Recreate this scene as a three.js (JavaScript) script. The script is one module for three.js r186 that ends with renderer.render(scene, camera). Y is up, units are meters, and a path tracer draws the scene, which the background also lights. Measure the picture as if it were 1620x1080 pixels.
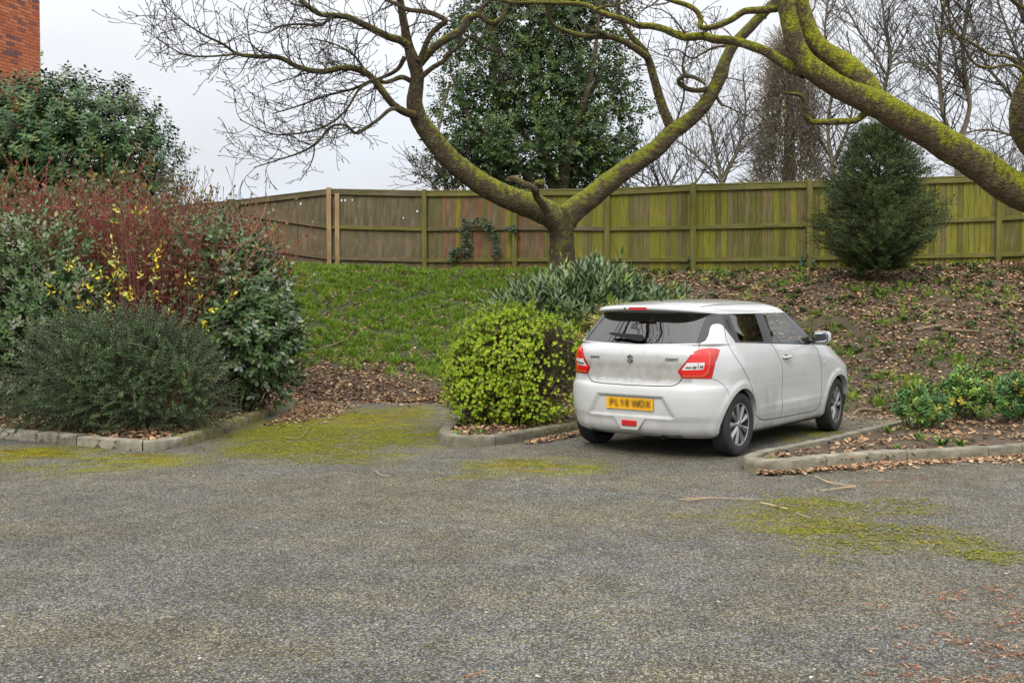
import * as THREE from 'three';
import { mergeGeometries, toCreasedNormals } from 'three/addons/utils/BufferGeometryUtils.js';
import { RoundedBoxGeometry } from 'three/addons/geometries/RoundedBoxGeometry.js';
import { createNoise2D, createNoise3D } from 'simplex-noise';

// ---------------------------------------------------------------- camera, sky, sun, exposure
const F = 1700, CAM_H = 1.48, PITCH = 0.0383;                 // focal length in pixels of the 1620 x 1080 photograph
const scene = new THREE.Scene();
const camera = new THREE.PerspectiveCamera(2 * Math.atan(540 / F) * 180 / Math.PI, 1620 / 1080, 0.1, 600);
camera.position.set(0, CAM_H, 0);
camera.rotation.set(-PITCH, 0, 0);
const renderer = new THREE.WebGLRenderer({ antialias: true });
renderer.toneMapping = THREE.LinearToneMapping;
renderer.toneMappingExposure = 1.12;
renderer.shadowMap.enabled = true;

function rng(seed) { let a = seed >>> 0; return () => { a = (a + 0x6d2b79f5) | 0; let t = Math.imul(a ^ (a >>> 15), 1 | a); t = (t + Math.imul(t ^ (t >>> 7), 61 | t)) ^ t; return ((t ^ (t >>> 14)) >>> 0) / 4294967296; }; }
const n2 = createNoise2D(rng(11)), n3 = createNoise3D(rng(12));
const fbm2 = (x, y, o = 4) => { let s = 0, a = 1, t = 0; for (let i = 0; i < o; i++) { s += a * n2(x, y); t += a; x = x * 2.03 + 7.1; y = y * 2.03 - 3.7; a *= 0.5; } return s / t; };
const fbm3 = (x, y, z, o = 3) => { let s = 0, a = 1, t = 0; for (let i = 0; i < o; i++) { s += a * n3(x, y, z); t += a; x = x * 2.03 + 7.1; y = y * 2.03 - 3.7; z = z * 2.03 + 1.3; a *= 0.5; } return s / t; };
const clamp = (x, a = 0, b = 1) => Math.min(b, Math.max(a, x)), lerp = (a, b, t) => a + (b - a) * t;
const sstep = (a, b, x) => { const t = clamp((x - a) / (b - a)); return t * t * (3 - 2 * t); };

// overcast sky: the standard overcast law (zenith three times the horizon) with broken cloud texture, the same all round
{
  const W = 1024, Hh = 512, data = new Float32Array(W * Hh * 4);
  for (let j = 0; j < Hh; j++) {
    const el = ((j + 0.5) / Hh - 0.5) * Math.PI, sy = Math.sin(el), cy = Math.cos(el);
    for (let i = 0; i < W; i++) {
      const az = ((i + 0.5) / W) * 2 * Math.PI, x = Math.cos(az) * cy, z = Math.sin(az) * cy, o = (j * W + i) * 4;
      const up = Math.max(sy, 0), k = 1 / (up + 0.22);
      const c = fbm2(x * k * 0.75 + 3, z * k * 0.75, 5), c2 = fbm2(x * k * 1.5 - 8, z * k * 1.5 + 2, 4);
      const L = 0.735 * (1 + 2 * Math.pow(up, 1.5)) * (1 + 0.09 * c + 0.04 * c2);
      const tint = clamp(0.5 + 0.6 * c);
      const cool = (0.55 + 0.45 * tint) * Math.pow(1 - up, 2) * 1.15; data[o] = L * lerp(1.01, 0.875, cool * 0.9); data[o + 1] = L * lerp(1.0, 0.96, cool * 0.9); data[o + 2] = L * lerp(0.985, 1.09, cool * 0.9); data[o + 3] = 1;
    }
  }
  const sky = new THREE.DataTexture(data, W, Hh, THREE.RGBAFormat, THREE.FloatType);
  sky.mapping = THREE.EquirectangularReflectionMapping; sky.magFilter = THREE.LinearFilter; sky.needsUpdate = true;
  scene.background = sky; scene.environment = sky;
}
const sun = new THREE.DirectionalLight(new THREE.Color().setRGB(1.0, 0.94, 0.84), 1.5);
sun.position.set(-8, 26, 10); sun.target.position.set(0, 0, -14); sun.castShadow = true; sun.shadow.radius = 40;
sun.shadow.mapSize.set(2048, 2048);
Object.assign(sun.shadow.camera, { left: -30, right: 30, top: 30, bottom: -30, near: 1, far: 90 });
scene.add(sun, sun.target);

// ---------------------------------------------------------------- helpers
const V = (x, y, z) => new THREE.Vector3(x, y, z);
const lin = (r, g, b) => new THREE.Color().setRGB(r, g, b);
const cp = Math.cos(PITCH), sp = Math.sin(PITCH);
function ray(u, v) { const x = (u - 810) / F, y = (540 - v) / F; return V(x, y * cp - sp, -(cp + y * sp)); }    // a direction from a pixel
function at(u, v, Z) { const d = ray(u, v); const k = Z / -d.z; return V(d.x * k, CAM_H + d.y * k, -Z); }         // ... at a distance Z in front
function ground(u, v, h = 0) { const d = ray(u, v); const k = (h - CAM_H) / d.y; return V(d.x * k, h, d.z * k); } // ... where it meets a level at h
const taken = {};
function numbered(name) { const k = taken[name] = (taken[name] ?? -1) + 1; return k ? `${name}_${String(k).padStart(3, '0')}` : name; }
function tag(o, label, category, group, kind) { Object.assign(o.userData, { label, category }); if (group) o.userData.group = group; if (kind) o.userData.kind = kind; return o; }
function shade(o) { o.traverse((m) => { if (m.isMesh) { m.castShadow = true; m.receiveShadow = true; } }); return o; }
function thing(name, label, category, pos = V(0, 0, 0), turn = 0, group) {
  const o = new THREE.Group(); o.name = numbered(name); o.position.copy(pos); o.rotation.y = turn; scene.add(o); return tag(o, label, category, group);
}
function part(name, geometry, material, parent) { const m = new THREE.Mesh(geometry, material); m.name = name; m.castShadow = m.receiveShadow = true; parent.add(m); return m; }
function structure(name, geometry, material) { const m = part(numbered(name), geometry, material, scene); m.userData.kind = 'structure'; return m; }
function geo(pos, idx, { nor, uv, uv1, col } = {}) {
  const g = new THREE.BufferGeometry(); g.setAttribute('position', new THREE.Float32BufferAttribute(pos, 3));
  if (uv) g.setAttribute('uv', new THREE.Float32BufferAttribute(uv, 2));
  if (uv1) g.setAttribute('uv1', new THREE.Float32BufferAttribute(uv1, 2));
  if (col) g.setAttribute('color', new THREE.Float32BufferAttribute(col, 3));
  if (idx) g.setIndex(idx);
  if (nor) g.setAttribute('normal', new THREE.Float32BufferAttribute(nor, 3)); else g.computeVertexNormals();
  return g;
}
function tex(w, h, fn, srgb = false, repeat) {                 // fn(x, y) -> [r, g, b] in 0..1 (linear, turned to sRGB for colour maps)
  const d = new Uint8Array(w * h * 4), enc = (c) => 255 * clamp(srgb ? (c <= 0.0031308 ? c * 12.92 : 1.055 * Math.pow(c, 1 / 2.4) - 0.055) : c);
  for (let y = 0; y < h; y++) for (let x = 0; x < w; x++) { const c = fn(x, y), o = (y * w + x) * 4; d[o] = enc(c[0]); d[o + 1] = enc(c[1]); d[o + 2] = enc(c[2]); d[o + 3] = 255; }
  const t = new THREE.DataTexture(d, w, h); t.wrapS = t.wrapT = THREE.RepeatWrapping; t.magFilter = THREE.LinearFilter; t.minFilter = THREE.LinearMipmapLinearFilter; t.generateMipmaps = true;
  if (srgb) t.colorSpace = THREE.SRGBColorSpace;
  if (repeat) t.repeat.set(...repeat);
  t.needsUpdate = true; return t;
}
function lattice(n, seed) { const r = rng(seed), a = new Float32Array(n * n); for (let i = 0; i < n * n; i++) a[i] = r(); return a; }
function noiseTile(n, seed = 1, m = n) {                       // noise that tiles over u, v in 0..1 with n (m) cells
  const N = Math.max(n, m), L = lattice(N, seed * 977 + n * 13 + m);
  return (u, v) => {
    const x = u * n, y = v * m, xi = Math.floor(x), yi = Math.floor(y), fx = x - xi, fy = y - yi, sx = fx * fx * (3 - 2 * fx), sy = fy * fy * (3 - 2 * fy);
    const x0 = ((xi % n) + n) % n, x1 = x0 + 1 === n ? 0 : x0 + 1, y0 = (((yi % m) + m) % m) * N, y1 = ((((yi + 1) % m) + m) % m) * N;
    const a = L[y0 + x0], b = L[y1 + x0], p = a + (L[y0 + x1] - a) * sx, q = b + (L[y1 + x1] - b) * sx; return p + (q - p) * sy;
  };
}
const interp = (table, x) => { if (x <= table[0][0]) return table[0][1]; for (let i = 1; i < table.length; i++) if (x <= table[i][0]) return lerp(table[i - 1][1], table[i][1], (x - table[i - 1][0]) / (table[i][0] - table[i - 1][0])); return table[table.length - 1][1]; };
function inside(poly, x, y) { let c = false; for (let i = 0, j = poly.length - 1; i < poly.length; j = i++) { const [xi, yi] = poly[i], [xj, yj] = poly[j]; if (yi > y !== yj > y && x < ((xj - xi) * (y - yi)) / (yj - yi) + xi) c = !c; } return c; }
function toSegs(poly, x, y, closed = false) { let b = 1e9; for (let i = 0; i < poly.length - (closed ? 0 : 1); i++) { const [ax, ay] = poly[i], [bx, by] = poly[(i + 1) % poly.length], dx = bx - ax, dy = by - ay, t = clamp(((x - ax) * dx + (y - ay) * dy) / (dx * dx + dy * dy)); b = Math.min(b, Math.hypot(x - ax - dx * t, y - ay - dy * t)); } return b; }

// ---------------------------------------------------------------- ground: asphalt, beds, bank (map coordinates: X to the right, Z away from the camera)
const leftKerb = [[-13, 15.2], [-6.6, 11.95], [-5.43, 11.39], [-3.96, 10.6], [-3.62, 10.45], [-3.38, 10.62], [-3.27, 11.0], [-3.2, 11.87], [-3.0, 15.0]];
const islandKerb = [[-0.3, 15.2], [-0.62, 13.0], [-0.78, 11.35], [-0.7, 10.95], [-0.52, 10.76], [-0.26, 10.82], [0.0, 11.05], [0.36, 11.5], [0.75, 12.08], [1.7, 13.3], [3.0, 15.0]];
const rightKerb = [[4.95, 12.95], [3.94, 11.72], [2.98, 10.6], [2.12, 9.62], [2.03, 9.38], [2.12, 9.2], [2.31, 9.15], [2.84, 9.44], [3.31, 9.67], [4.17, 9.9], [4.87, 10.2], [6.3, 10.85], [9, 12.2], [14, 14.5]];
const asphaltPoly = [...leftKerb, [-2.9, 15.7], [-1.6, 15.45], ...islandKerb, [3.5, 15.0], [5.0, 13.6], ...rightKerb, [30, 14.5], [30, -15], [-30, -15], [-30, 15.2]];
const fencePts = [[-22, 33.6, 3.0], [-7.12, 27.5, 2.69], [-4.44, 26.2, 2.33], [-2.08, 25.6, 2.2], [0.058, 24.5, 2.13], [2.06, 23.4, 2.12], [3.77, 22.5, 2.04], [6.17, 22.4, 2.1], [8.1, 22.4, 2.17], [10.1, 22.4, 2.25], [11.1, 21.2, 2.22], [13.2, 19.6, 2.2], [24, 19, 2.2]];
const fenceZ = fencePts.map((p) => [p[0], p[1]]), fenceH = fencePts.map((p) => [p[0], p[2]]);
const footZ = [[-14, 13], [-5, 13.4], [-3, 15.3], [-1, 15.4], [0.3, 15.2], [2.5, 15.7], [4, 14.9], [5.5, 13.4], [7, 12.6], [14, 13.5]];
const nearKerb = (X, Z) => Math.min(toSegs(leftKerb, X, Z), toSegs(islandKerb, X, Z), toSegs(rightKerb, X, Z));
const bayBack = [[-3.05, 15.0], [-2.9, 15.7], [-1.6, 15.45], [-0.3, 15.2], [3.0, 15.0], [3.5, 15.0], [5.0, 13.6], [4.95, 12.95]];
function terrain(X, Z) {
  const zf = interp(footZ, X), ze = interp(fenceZ, X), he = interp(fenceH, X);
  const bump = 0.045 * fbm2(X * 0.7, Z * 0.7, 3) + 0.02 * fbm2(X * 3.1, Z * 3.1, 3);
  if (inside(asphaltPoly, X, Z)) { const d = Math.max(0, Z - 14.2); return -0.09 + 0.1 * clamp(d / 1.6) * (X > -3.2 && X < 5.5 ? 1 : 0); }
  const t = clamp((Z - zf) / (ze - 0.6 - zf));
  const h = 0.055 + (he - 0.055) * (0.42 * t + 0.58 * t * t * (3 - 2 * t));
  const edge = nearKerb(X, Z);
  if (Z > 13 && Z < 18 && X > -3.3 && X < 5.6) { const d = toSegs(bayBack, X, Z); return Math.min(h + 0.03, 0.004 + 0.3 * d) + bump * clamp(d / 0.5); }
  return h + bump * clamp((edge - 0.1) / 0.4) + 0.05 * clamp((edge - 0.1) / 0.8) * (1 - t);
}
const onGround = (X, Z, dy = 0) => V(X, terrain(X, Z) + dy, -Z);

function sheet(xs, zs, fn, keep) {
  const pos = [], uv = [], col = [], idx = [], nx = xs.length, nz = zs.length, map = new Int32Array(nx * nz).fill(-1);
  let n = 0;
  const vert = (i, j) => { const k = j * nx + i; if (map[k] < 0) { const r = fn(xs[i], zs[j]); pos.push(xs[i], r.y, -zs[j]); uv.push(xs[i], zs[j]); col.push(...r.c); map[k] = n++; } return map[k]; };
  for (let j = 0; j < nz - 1; j++) for (let i = 0; i < nx - 1; i++) {
    if (keep && !keep((xs[i] + xs[i + 1]) / 2, (zs[j] + zs[j + 1]) / 2)) continue;
    const a = vert(i, j), b = vert(i + 1, j), c = vert(i + 1, j + 1), d = vert(i, j + 1); idx.push(a, b, c, a, c, d);
  }
  return geo(pos, idx, { uv, col });
}
function axis(...runs) { const a = []; for (const [from, to, step] of runs) { const n = Math.max(1, Math.round((to - from) / step)); for (let i = 0; i < n; i++) a.push(from + ((to - from) * i) / n); } a.push(runs[runs.length - 1][1]); return a; }

// moss that grows in patches on the asphalt: [X, Z, rx, rz, strength]
const mossPatches = [];
for (const [u, v, ru, rv, s] of [
  [60, 718, 130, 14, 1.3], [210, 728, 130, 13, 1.2], [120, 740, 170, 15, 0.75], [470, 680, 140, 20, 1.4], [560, 665, 140, 20, 1.35], [640, 655, 70, 15, 1.25], [620, 690, 100, 16, 1.2], [480, 705, 140, 18, 1.2], [400, 712, 80, 12, 1.05], [560, 722, 150, 16, 0.85], [690, 700, 60, 12, 0.8],
  [830, 738, 140, 15, 1.2], [900, 742, 80, 10, 1.0], [740, 752, 90, 12, 0.8], [600, 772, 120, 10, 0.28], [960, 737, 60, 8, 0.6],
  [1180, 820, 140, 22, 0.82], [1290, 800, 130, 22, 0.9], [1300, 835, 150, 28, 0.95], [1430, 800, 90, 20, 0.82], [1460, 850, 120, 28, 0.92], [1560, 875, 80, 18, 0.95], [1380, 870, 160, 24, 0.75], [1100, 850, 140, 24, 0.55], [1010, 830, 90, 18, 0.3], [1500, 820, 60, 16, 0.45],
  [1240, 692, 40, 9, 0.9], [1290, 686, 30, 7, 1.0], [1310, 682, 30, 5, 0.9], [360, 1040, 60, 22, 0.4], [160, 1000, 80, 20, 0.25], [110, 960, 60, 20, 0.2],
]) { const c = ground(u, v), e = ground(u + ru, v), n = ground(u, v - rv); mossPatches.push([c.x, -c.z, e.x - c.x, c.z - n.z, s]); }
function mossAt(X, Z) {
  let m = 0;
  for (const [x, z, rx, rz, s] of mossPatches) { const dx = (X - x) / rx, dz = (Z - z) / rz, q = dx * dx + dz * dz; if (q < 6) m = Math.max(m, s * Math.exp(-q * 0.75)); }
  const edge = Z < 8.6 ? 9 : nearKerb(X, Z);
  m = Math.max(m, 0.5 * Math.exp(-edge * 7));
  return m;
}
const asphaltTile = 4, AT = 2048;
const stones = (() => {
  const cells = 440, r = rng(5), jx = new Float32Array(cells * cells), jy = new Float32Array(cells * cells), tone = new Float32Array(cells * cells), hue = new Float32Array(cells * cells);
  for (let i = 0; i < cells * cells; i++) { jx[i] = r(); jy[i] = r(); tone[i] = r(); hue[i] = r(); }
  const out = new Float32Array(AT * AT * 3);
  for (let y = 0; y < AT; y++) for (let x = 0; x < AT; x++) {
    const cx = (x / AT) * cells, cy = (y / AT) * cells, ix = Math.floor(cx), iy = Math.floor(cy); let d1 = 9, d2 = 9, best = 0;
    for (let b = -1; b <= 1; b++) for (let a = -1; a <= 1; a++) { const gx = (ix + a + cells) % cells, gy = (iy + b + cells) % cells, k = gy * cells + gx, dx = ix + a + jx[k] - cx, dy = iy + b + jy[k] - cy, d = dx * dx + dy * dy; if (d < d1) { d2 = d1; d1 = d; best = k; } else if (d < d2) d2 = d; }
    const e = Math.sqrt(d2) - Math.sqrt(d1), o = (y * AT + x) * 3; out[o] = tone[best]; out[o + 1] = clamp(e * 2.2); out[o + 2] = hue[best];
  }
  return out;
})();
const tnA = noiseTile(24, 3), tnB = noiseTile(90, 4);
const asphaltMap = tex(AT, AT, (x, y) => {
  const o = (y * AT + x) * 3, t = stones[o], e = stones[o + 1], h = stones[o + 2], u = x / AT, v = y / AT;
  const c = 0.75 + 0.3 * tnA(u, v) + 0.2 * tnB(u, v);
  let g = (0.075 + 0.34 * Math.pow(t, 1.6)) * (0.2 + 0.8 * e) * c;
  if (t > 0.985) g *= 1.35;
  if (h > 0.82) return [g * 1.02, g * 0.95, g * 0.5];
  return [g * (1.03 + 0.22 * (h - 0.45)), g, g * (0.92 - 0.25 * (h - 0.5))];
}, true, [1 / asphaltTile, 1 / asphaltTile]);
const asphaltBump = tex(AT, AT, (x, y) => { const o = (y * AT + x) * 3, g = Math.sqrt(stones[o + 1]) * (0.55 + 0.45 * stones[o]); return [g, g, g]; }, false, [1 / asphaltTile, 1 / asphaltTile]);
const asphaltMat = new THREE.MeshPhysicalMaterial({ map: asphaltMap, bumpMap: asphaltBump, bumpScale: 0.008, roughness: 0.85, specularIntensity: 0.45, vertexColors: true });
function asphaltColor(X, Z) {
  const big = fbm2(X * 0.35 + 4, Z * 0.35, 3), mid = fbm2(X * 1.6, Z * 1.6, 3), fine = n2(X * 9.0, Z * 9.0);
  const brown = clamp(0.4 + 1.0 * fbm2(X * 0.38 - 9, Z * 0.75 + 3, 4) + (Z > 6.5 ? 0.25 : -0.1) * sstep(5, 8, Z));
  const k = 1.08 + 0.11 * big + 0.07 * mid + 0.05 * fine;
  let c = [k * lerp(0.96, 1.04, brown), k * lerp(0.965, 0.97, brown), k * lerp(1.0, 0.82, brown)];
  const m0 = mossAt(X, Z), grain = 0.5 + 0.5 * fbm2(X * 7, Z * 10, 3), speck = 0.5 + 0.5 * n2(X * 38, Z * 38), streak = 0.5 + 0.5 * fbm2(X * 1.3, Z * 3.4 + 5, 3);
  const m = clamp((m0 * (0.32 + 1.3 * streak) - (0.17 + 0.34 * grain + 0.46 * speck * (1.1 - 0.5 * m0))) * 1.35);
  if (m > 0) { const w = clamp(0.5 + 0.9 * fbm2(X * 2.2 + 3, Z * 4 - 1, 3)), t = (0.62 + 0.5 * speck) * (1 + 0.5 * fbm2(X * 3.1 - 7, Z * 6 + 2, 3)); const mc = [lerp(1.15, 1.75, w) * t, lerp(1.3, 1.42, w) * t, 0.03]; c = c.map((q, i) => lerp(q, mc[i], m)); }
  return c;
}

structure('asphalt', sheet(axis([-30, -7.5, 1.5], [-7.5, 7.5, 0.034], [7.5, 30, 1.5]), axis([-15, 3.4, 1.0], [3.4, 16.2, 0.04]), (X, Z) => ({ y: 0.012 * n2(X * 0.22, Z * 0.22), c: asphaltColor(X, Z) }), (X, Z) => inside(asphaltPoly, X, Z) || nearKerb(X, Z) < 0.07 || (Z > 15 && Z < 16.2 && X > -3.2 && X < 3.5)), asphaltMat);

const tnC = noiseTile(128, 21), tnD = noiseTile(300, 22), tnE = noiseTile(24, 23), tnF = noiseTile(64, 24), tnG = noiseTile(180, 25), tnH = noiseTile(400, 26);
const soilMap = tex(1024, 1024, (x, y) => { const u = x / 1024, v = y / 1024, a = tnC(u, v), b = tnD(u, v), c = tnE(u, v), g = 0.4 + 0.5 * a * b + 0.35 * b * b + 0.25 * c; return [g, g, g]; }, true, [1 / 1.7, 1 / 1.7]);
const soilBump = tex(1024, 1024, (x, y) => { const u = x / 1024, v = y / 1024, g = 0.5 * tnF(u, v) + 0.3 * tnG(u, v) + 0.2 * tnH(u, v); return [g, g, g]; }, false, [1 / 1.7, 1 / 1.7]);
const soilMat = new THREE.MeshStandardMaterial({ map: soilMap, bumpMap: soilBump, bumpScale: 0.03, roughness: 1, vertexColors: true });
// how much turf covers the soil of the bank
function turfAt(X, Z) {
  const zf = interp(footZ, X), ze = interp(fenceZ, X), t = (Z - zf) / (ze - zf), n = fbm2(X * 0.55 + 2, Z * 0.55, 4);
  if (t < -0.12 || t > 1) return 0;
  let g = X < 1.2 ? 0.95 - 1.9 * sstep(0.22, -0.02, t) - 0.9 * sstep(0.86, 0.98, t) - 0.6 * sstep(0.0, 1.4, X) : 0.22 - 0.35 * sstep(7.5, 11, X) * sstep(0.35, 0.9, t) + 0.3 * sstep(0.45, 0.15, t);
  if (X < -2.0) g -= 0.9 * sstep(0.30, 0.12, t);
  return clamp(g + 0.6 * n);
}
structure('ground', sheet(axis([-260, -40, 20], [-40, -14, 2], [-14, 14, 0.105], [14, 40, 2], [40, 260, 20]), axis([-60, 8.8, 8], [8.8, 27, 0.1], [27, 36, 0.6], [36, 260, 16]), (X, Z) => {
  const g = turfAt(X, Z), n = fbm2(X * 1.5, Z * 1.5, 3), k = 1 + 0.3 * n;
  const soil = [0.13 * k, 0.092 * k, 0.06 * k], turf = [0.07, 0.10, 0.022];
  return { y: terrain(X, Z), c: soil.map((s, i) => lerp(s, turf[i], clamp(g * (X > 1.2 ? 0.35 : 0.95)))) };
}), soilMat);

// ---------------------------------------------------------------- kerbs round the planting beds
function smoothLine(pts, step = 0.04) { const c = new THREE.CatmullRomCurve3(pts.map(([x, z]) => V(x, 0, z)), false, 'centripetal'), L = c.getLength(), n = Math.ceil(L / step); return { at: (s) => { const t = clamp(s / L); const p = c.getPointAt(t), d = c.getTangentAt(t); return [p.x, p.z, d.x, d.z]; }, L, n }; }
const concreteMap = (() => { const a = noiseTile(16, 31), b = noiseTile(70, 32), c = noiseTile(220, 33); return tex(512, 512, (x, y) => { const u = x / 512, v = y / 512, g = 0.62 + 0.3 * a(u, v) + 0.3 * b(u, v) + 0.35 * (c(u, v) - 0.5); return [g, g * 0.985, g * 0.95]; }, true, [1.4, 1.4]); })();
const concreteBump = (() => { const b = noiseTile(60, 34), c = noiseTile(200, 35); return tex(512, 512, (x, y) => { const g = 0.5 * b(x / 512, y / 512) + 0.5 * c(x / 512, y / 512); return [g, g, g]; }, false, [1.4, 1.4]); })();
const kerbMat = new THREE.MeshStandardMaterial({ map: concreteMap, bumpMap: concreteBump, bumpScale: 0.004, roughness: 0.95, vertexColors: true });
{
  const section = [[-0.002, -0.06], [0.0, 0.05], [0.003, 0.09], [0.008, 0.1], [0.018, 0.106], [0.035, 0.108], [0.125, 0.107], [0.128, -0.06]], r = rng(77);
  const laid = (label, line, lengths, mossy, tone) => {
    const path = smoothLine(line), p0 = path.at(path.L * 0.4), k = thing('kerb', label, 'kerb', V(p0[0], 0, -p0[1]), 0, 'concrete kerbs edging the planting beds');
    let s = 0, i = 0;
    while (s < path.L - 0.2) {
      const len = Math.min(lengths[i++ % lengths.length], path.L - s), a = s + 0.007, b = s + len - 0.007, m = Math.max(2, Math.ceil((b - a) / 0.05)), dy = 0.012 * (r() - 0.5), tilt = 0.018 * (r() - 0.5), sh = 0.74 + 0.45 * r(), pos = [], uv = [], col = [], idx = []; let w = 0;
      for (let q = 0; q <= m; q++) { const S = lerp(a, b, q / m), [x, z, dx, dz] = path.at(S), l = Math.hypot(dx, dz), nx = -dz / l, nz = dx / l; w = 0; section.forEach(([o, y], e) => { const chip = 0.006 * fbm2(S * 9 + e, o * 40 + y * 30, 2), X = x + nx * (o + chip), Z = z + nz * (o + chip), Y = y + (y > 0 ? dy + tilt * (q / m - 0.5) + chip : 0); pos.push(X - p0[0], Y, -(Z - p0[1])); if (e) w += Math.hypot(o - section[e - 1][0], y - section[e - 1][1]); uv.push(S, w);
        const g = clamp((mossy(X, Z) * (0.7 + 0.6 * fbm2(X * 3, Z * 3 + y * 4, 3)) + 0.55 * fbm2(X * 9, Z * 9 + y * 20, 3) - 0.15) * 1.5), st = 0.78 + 0.5 * fbm2(X * 3.5, Z * 3.5 + y * 12, 4), t = tone * sh * st; col.push(lerp(0.33 * t, 0.17, g), lerp(0.305 * t, 0.155, g), lerp(0.245 * t, 0.03, g)); }); }
      const K = section.length; for (let q = 0; q < m; q++) for (let e = 0; e < K - 1; e++) { const A = q * K + e, B = A + 1, C = A + K + 1, D = A + K; idx.push(A, C, B, A, D, C); }
      for (const q of [0, m]) for (let e = 1; e < K - 1; e++) idx.push(q * K, q * K + (q ? e + 1 : e), q * K + (q ? e : e + 1));
      part('kerb_stone', toCreasedNormals(geo(pos, idx, { uv, col }), 0.7), kerbMat, k); s += len;
    }
  };
  laid('pale concrete kerb with mossy side round the large shrub bed', leftKerb.slice(1), [0.915, 0.915, 0.62, 0.9], (X, Z) => (Z > 10.75 && X > -3.45 ? 0.85 : 0.02), 1.12);
  laid('rough stained kerb curving round the foot of the lime green bush', islandKerb, [0.915, 0.9, 0.9, 0.62, 0.7], (X, Z) => (X > 0.3 ? 0.5 : 0.22), 0.72);
  laid('buff concrete kerb of the bare soil bed beside the car', rightKerb.slice(0, 13), [0.915, 0.915, 0.9, 0.45, 0.75, 0.72], (X, Z) => (X > 2.25 && Z > 9.5 && Z > 8.1 + 0.55 * X + 0.8 ? 0.22 : 0.12), 1.0);
}

// ---------------------------------------------------------------- timber fence along the top of the bank
const posts = [ // X, Z, base, top, mid rail below top, low rail below top
  [-9.9, 28.8, 2.85, 3.93, 0.2, 0.85], [-7.12, 27.5, 2.69, 4.03, 0.33, 1.12], [-4.44, 26.2, 2.33, 4.19, 0.93, 1.68], [-2.08, 25.6, 2.2, 4.085, 0.92, 1.66], [0.058, 24.5, 2.13, 4.0, 0.88, 1.6], [2.06, 23.4, 2.12, 3.9, 0.87, 1.54], [3.77, 22.5, 2.04, 3.9, 0.9, 1.575], [6.17, 22.4, 2.1, 3.96, 0.91, 1.61], [8.1, 22.4, 2.17, 4.02, 0.92, 1.63], [10.1, 22.4, 2.25, 4.09, 0.92, 1.67], [11.4, 21.0, 2.22, 4.1, 0.92, 1.65], [13.0, 19.4, 2.2, 4.12, 0.92, 1.65],
];
function woodTexture(seed, wood, wood2, algae, amount, low) {
  const a = noiseTile(60, seed, 5), b = noiseTile(200, seed + 1, 12), c = noiseTile(9, seed + 2, 9), d = noiseTile(40, seed + 3, 24), e = noiseTile(8, seed + 4, 3), r = rng(seed + 9);
  const knotDark = new Float32Array(256 * 1024).fill(1);
  for (let k = 0; k < 40; k++) { const kx = r() * 256, ky = r() * 1024, kr = 2.2 + 3.5 * r(); for (let y = Math.floor(ky - 3 * kr); y < ky + 3 * kr; y++) for (let x = Math.floor(kx - 2 * kr); x < kx + 2 * kr; x++) { const dx = (x - kx) * 1.6, dy = (y - ky) * 0.7, q = (dx * dx + dy * dy) / (kr * kr); if (q < 4) knotDark[((y + 1024) % 1024) * 256 + ((x + 256) % 256)] *= 1 - 0.6 * Math.exp(-q * 1.4); } }
  return tex(256, 1024, (x, y) => {
    const u = x / 256, v = y / 1024, g = 0.62 + 0.35 * a(u, v) + 0.3 * b(u, v), dark = knotDark[y * 256 + x];
    const w = clamp(c(u, v) * 1.4 - 0.2), al = clamp((amount + 0.75 * (c(u, v + 0.37) - 0.5) + 0.55 * (d(u, v) - 0.5) + 0.5 * (e(u, v) - 0.5) + low * (sstep(0.30, 0.18, v) + 0.8 * sstep(0.10, 0.0, Math.abs(v - 0.52)))) * 1.2);
    return [0, 1, 2].map((k) => lerp(lerp(wood[k], wood2[k], w), algae[k] * (0.75 + 0.4 * b(u, v)), al * 0.92) * g * dark * 0.68);
  }, true);
}
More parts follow.
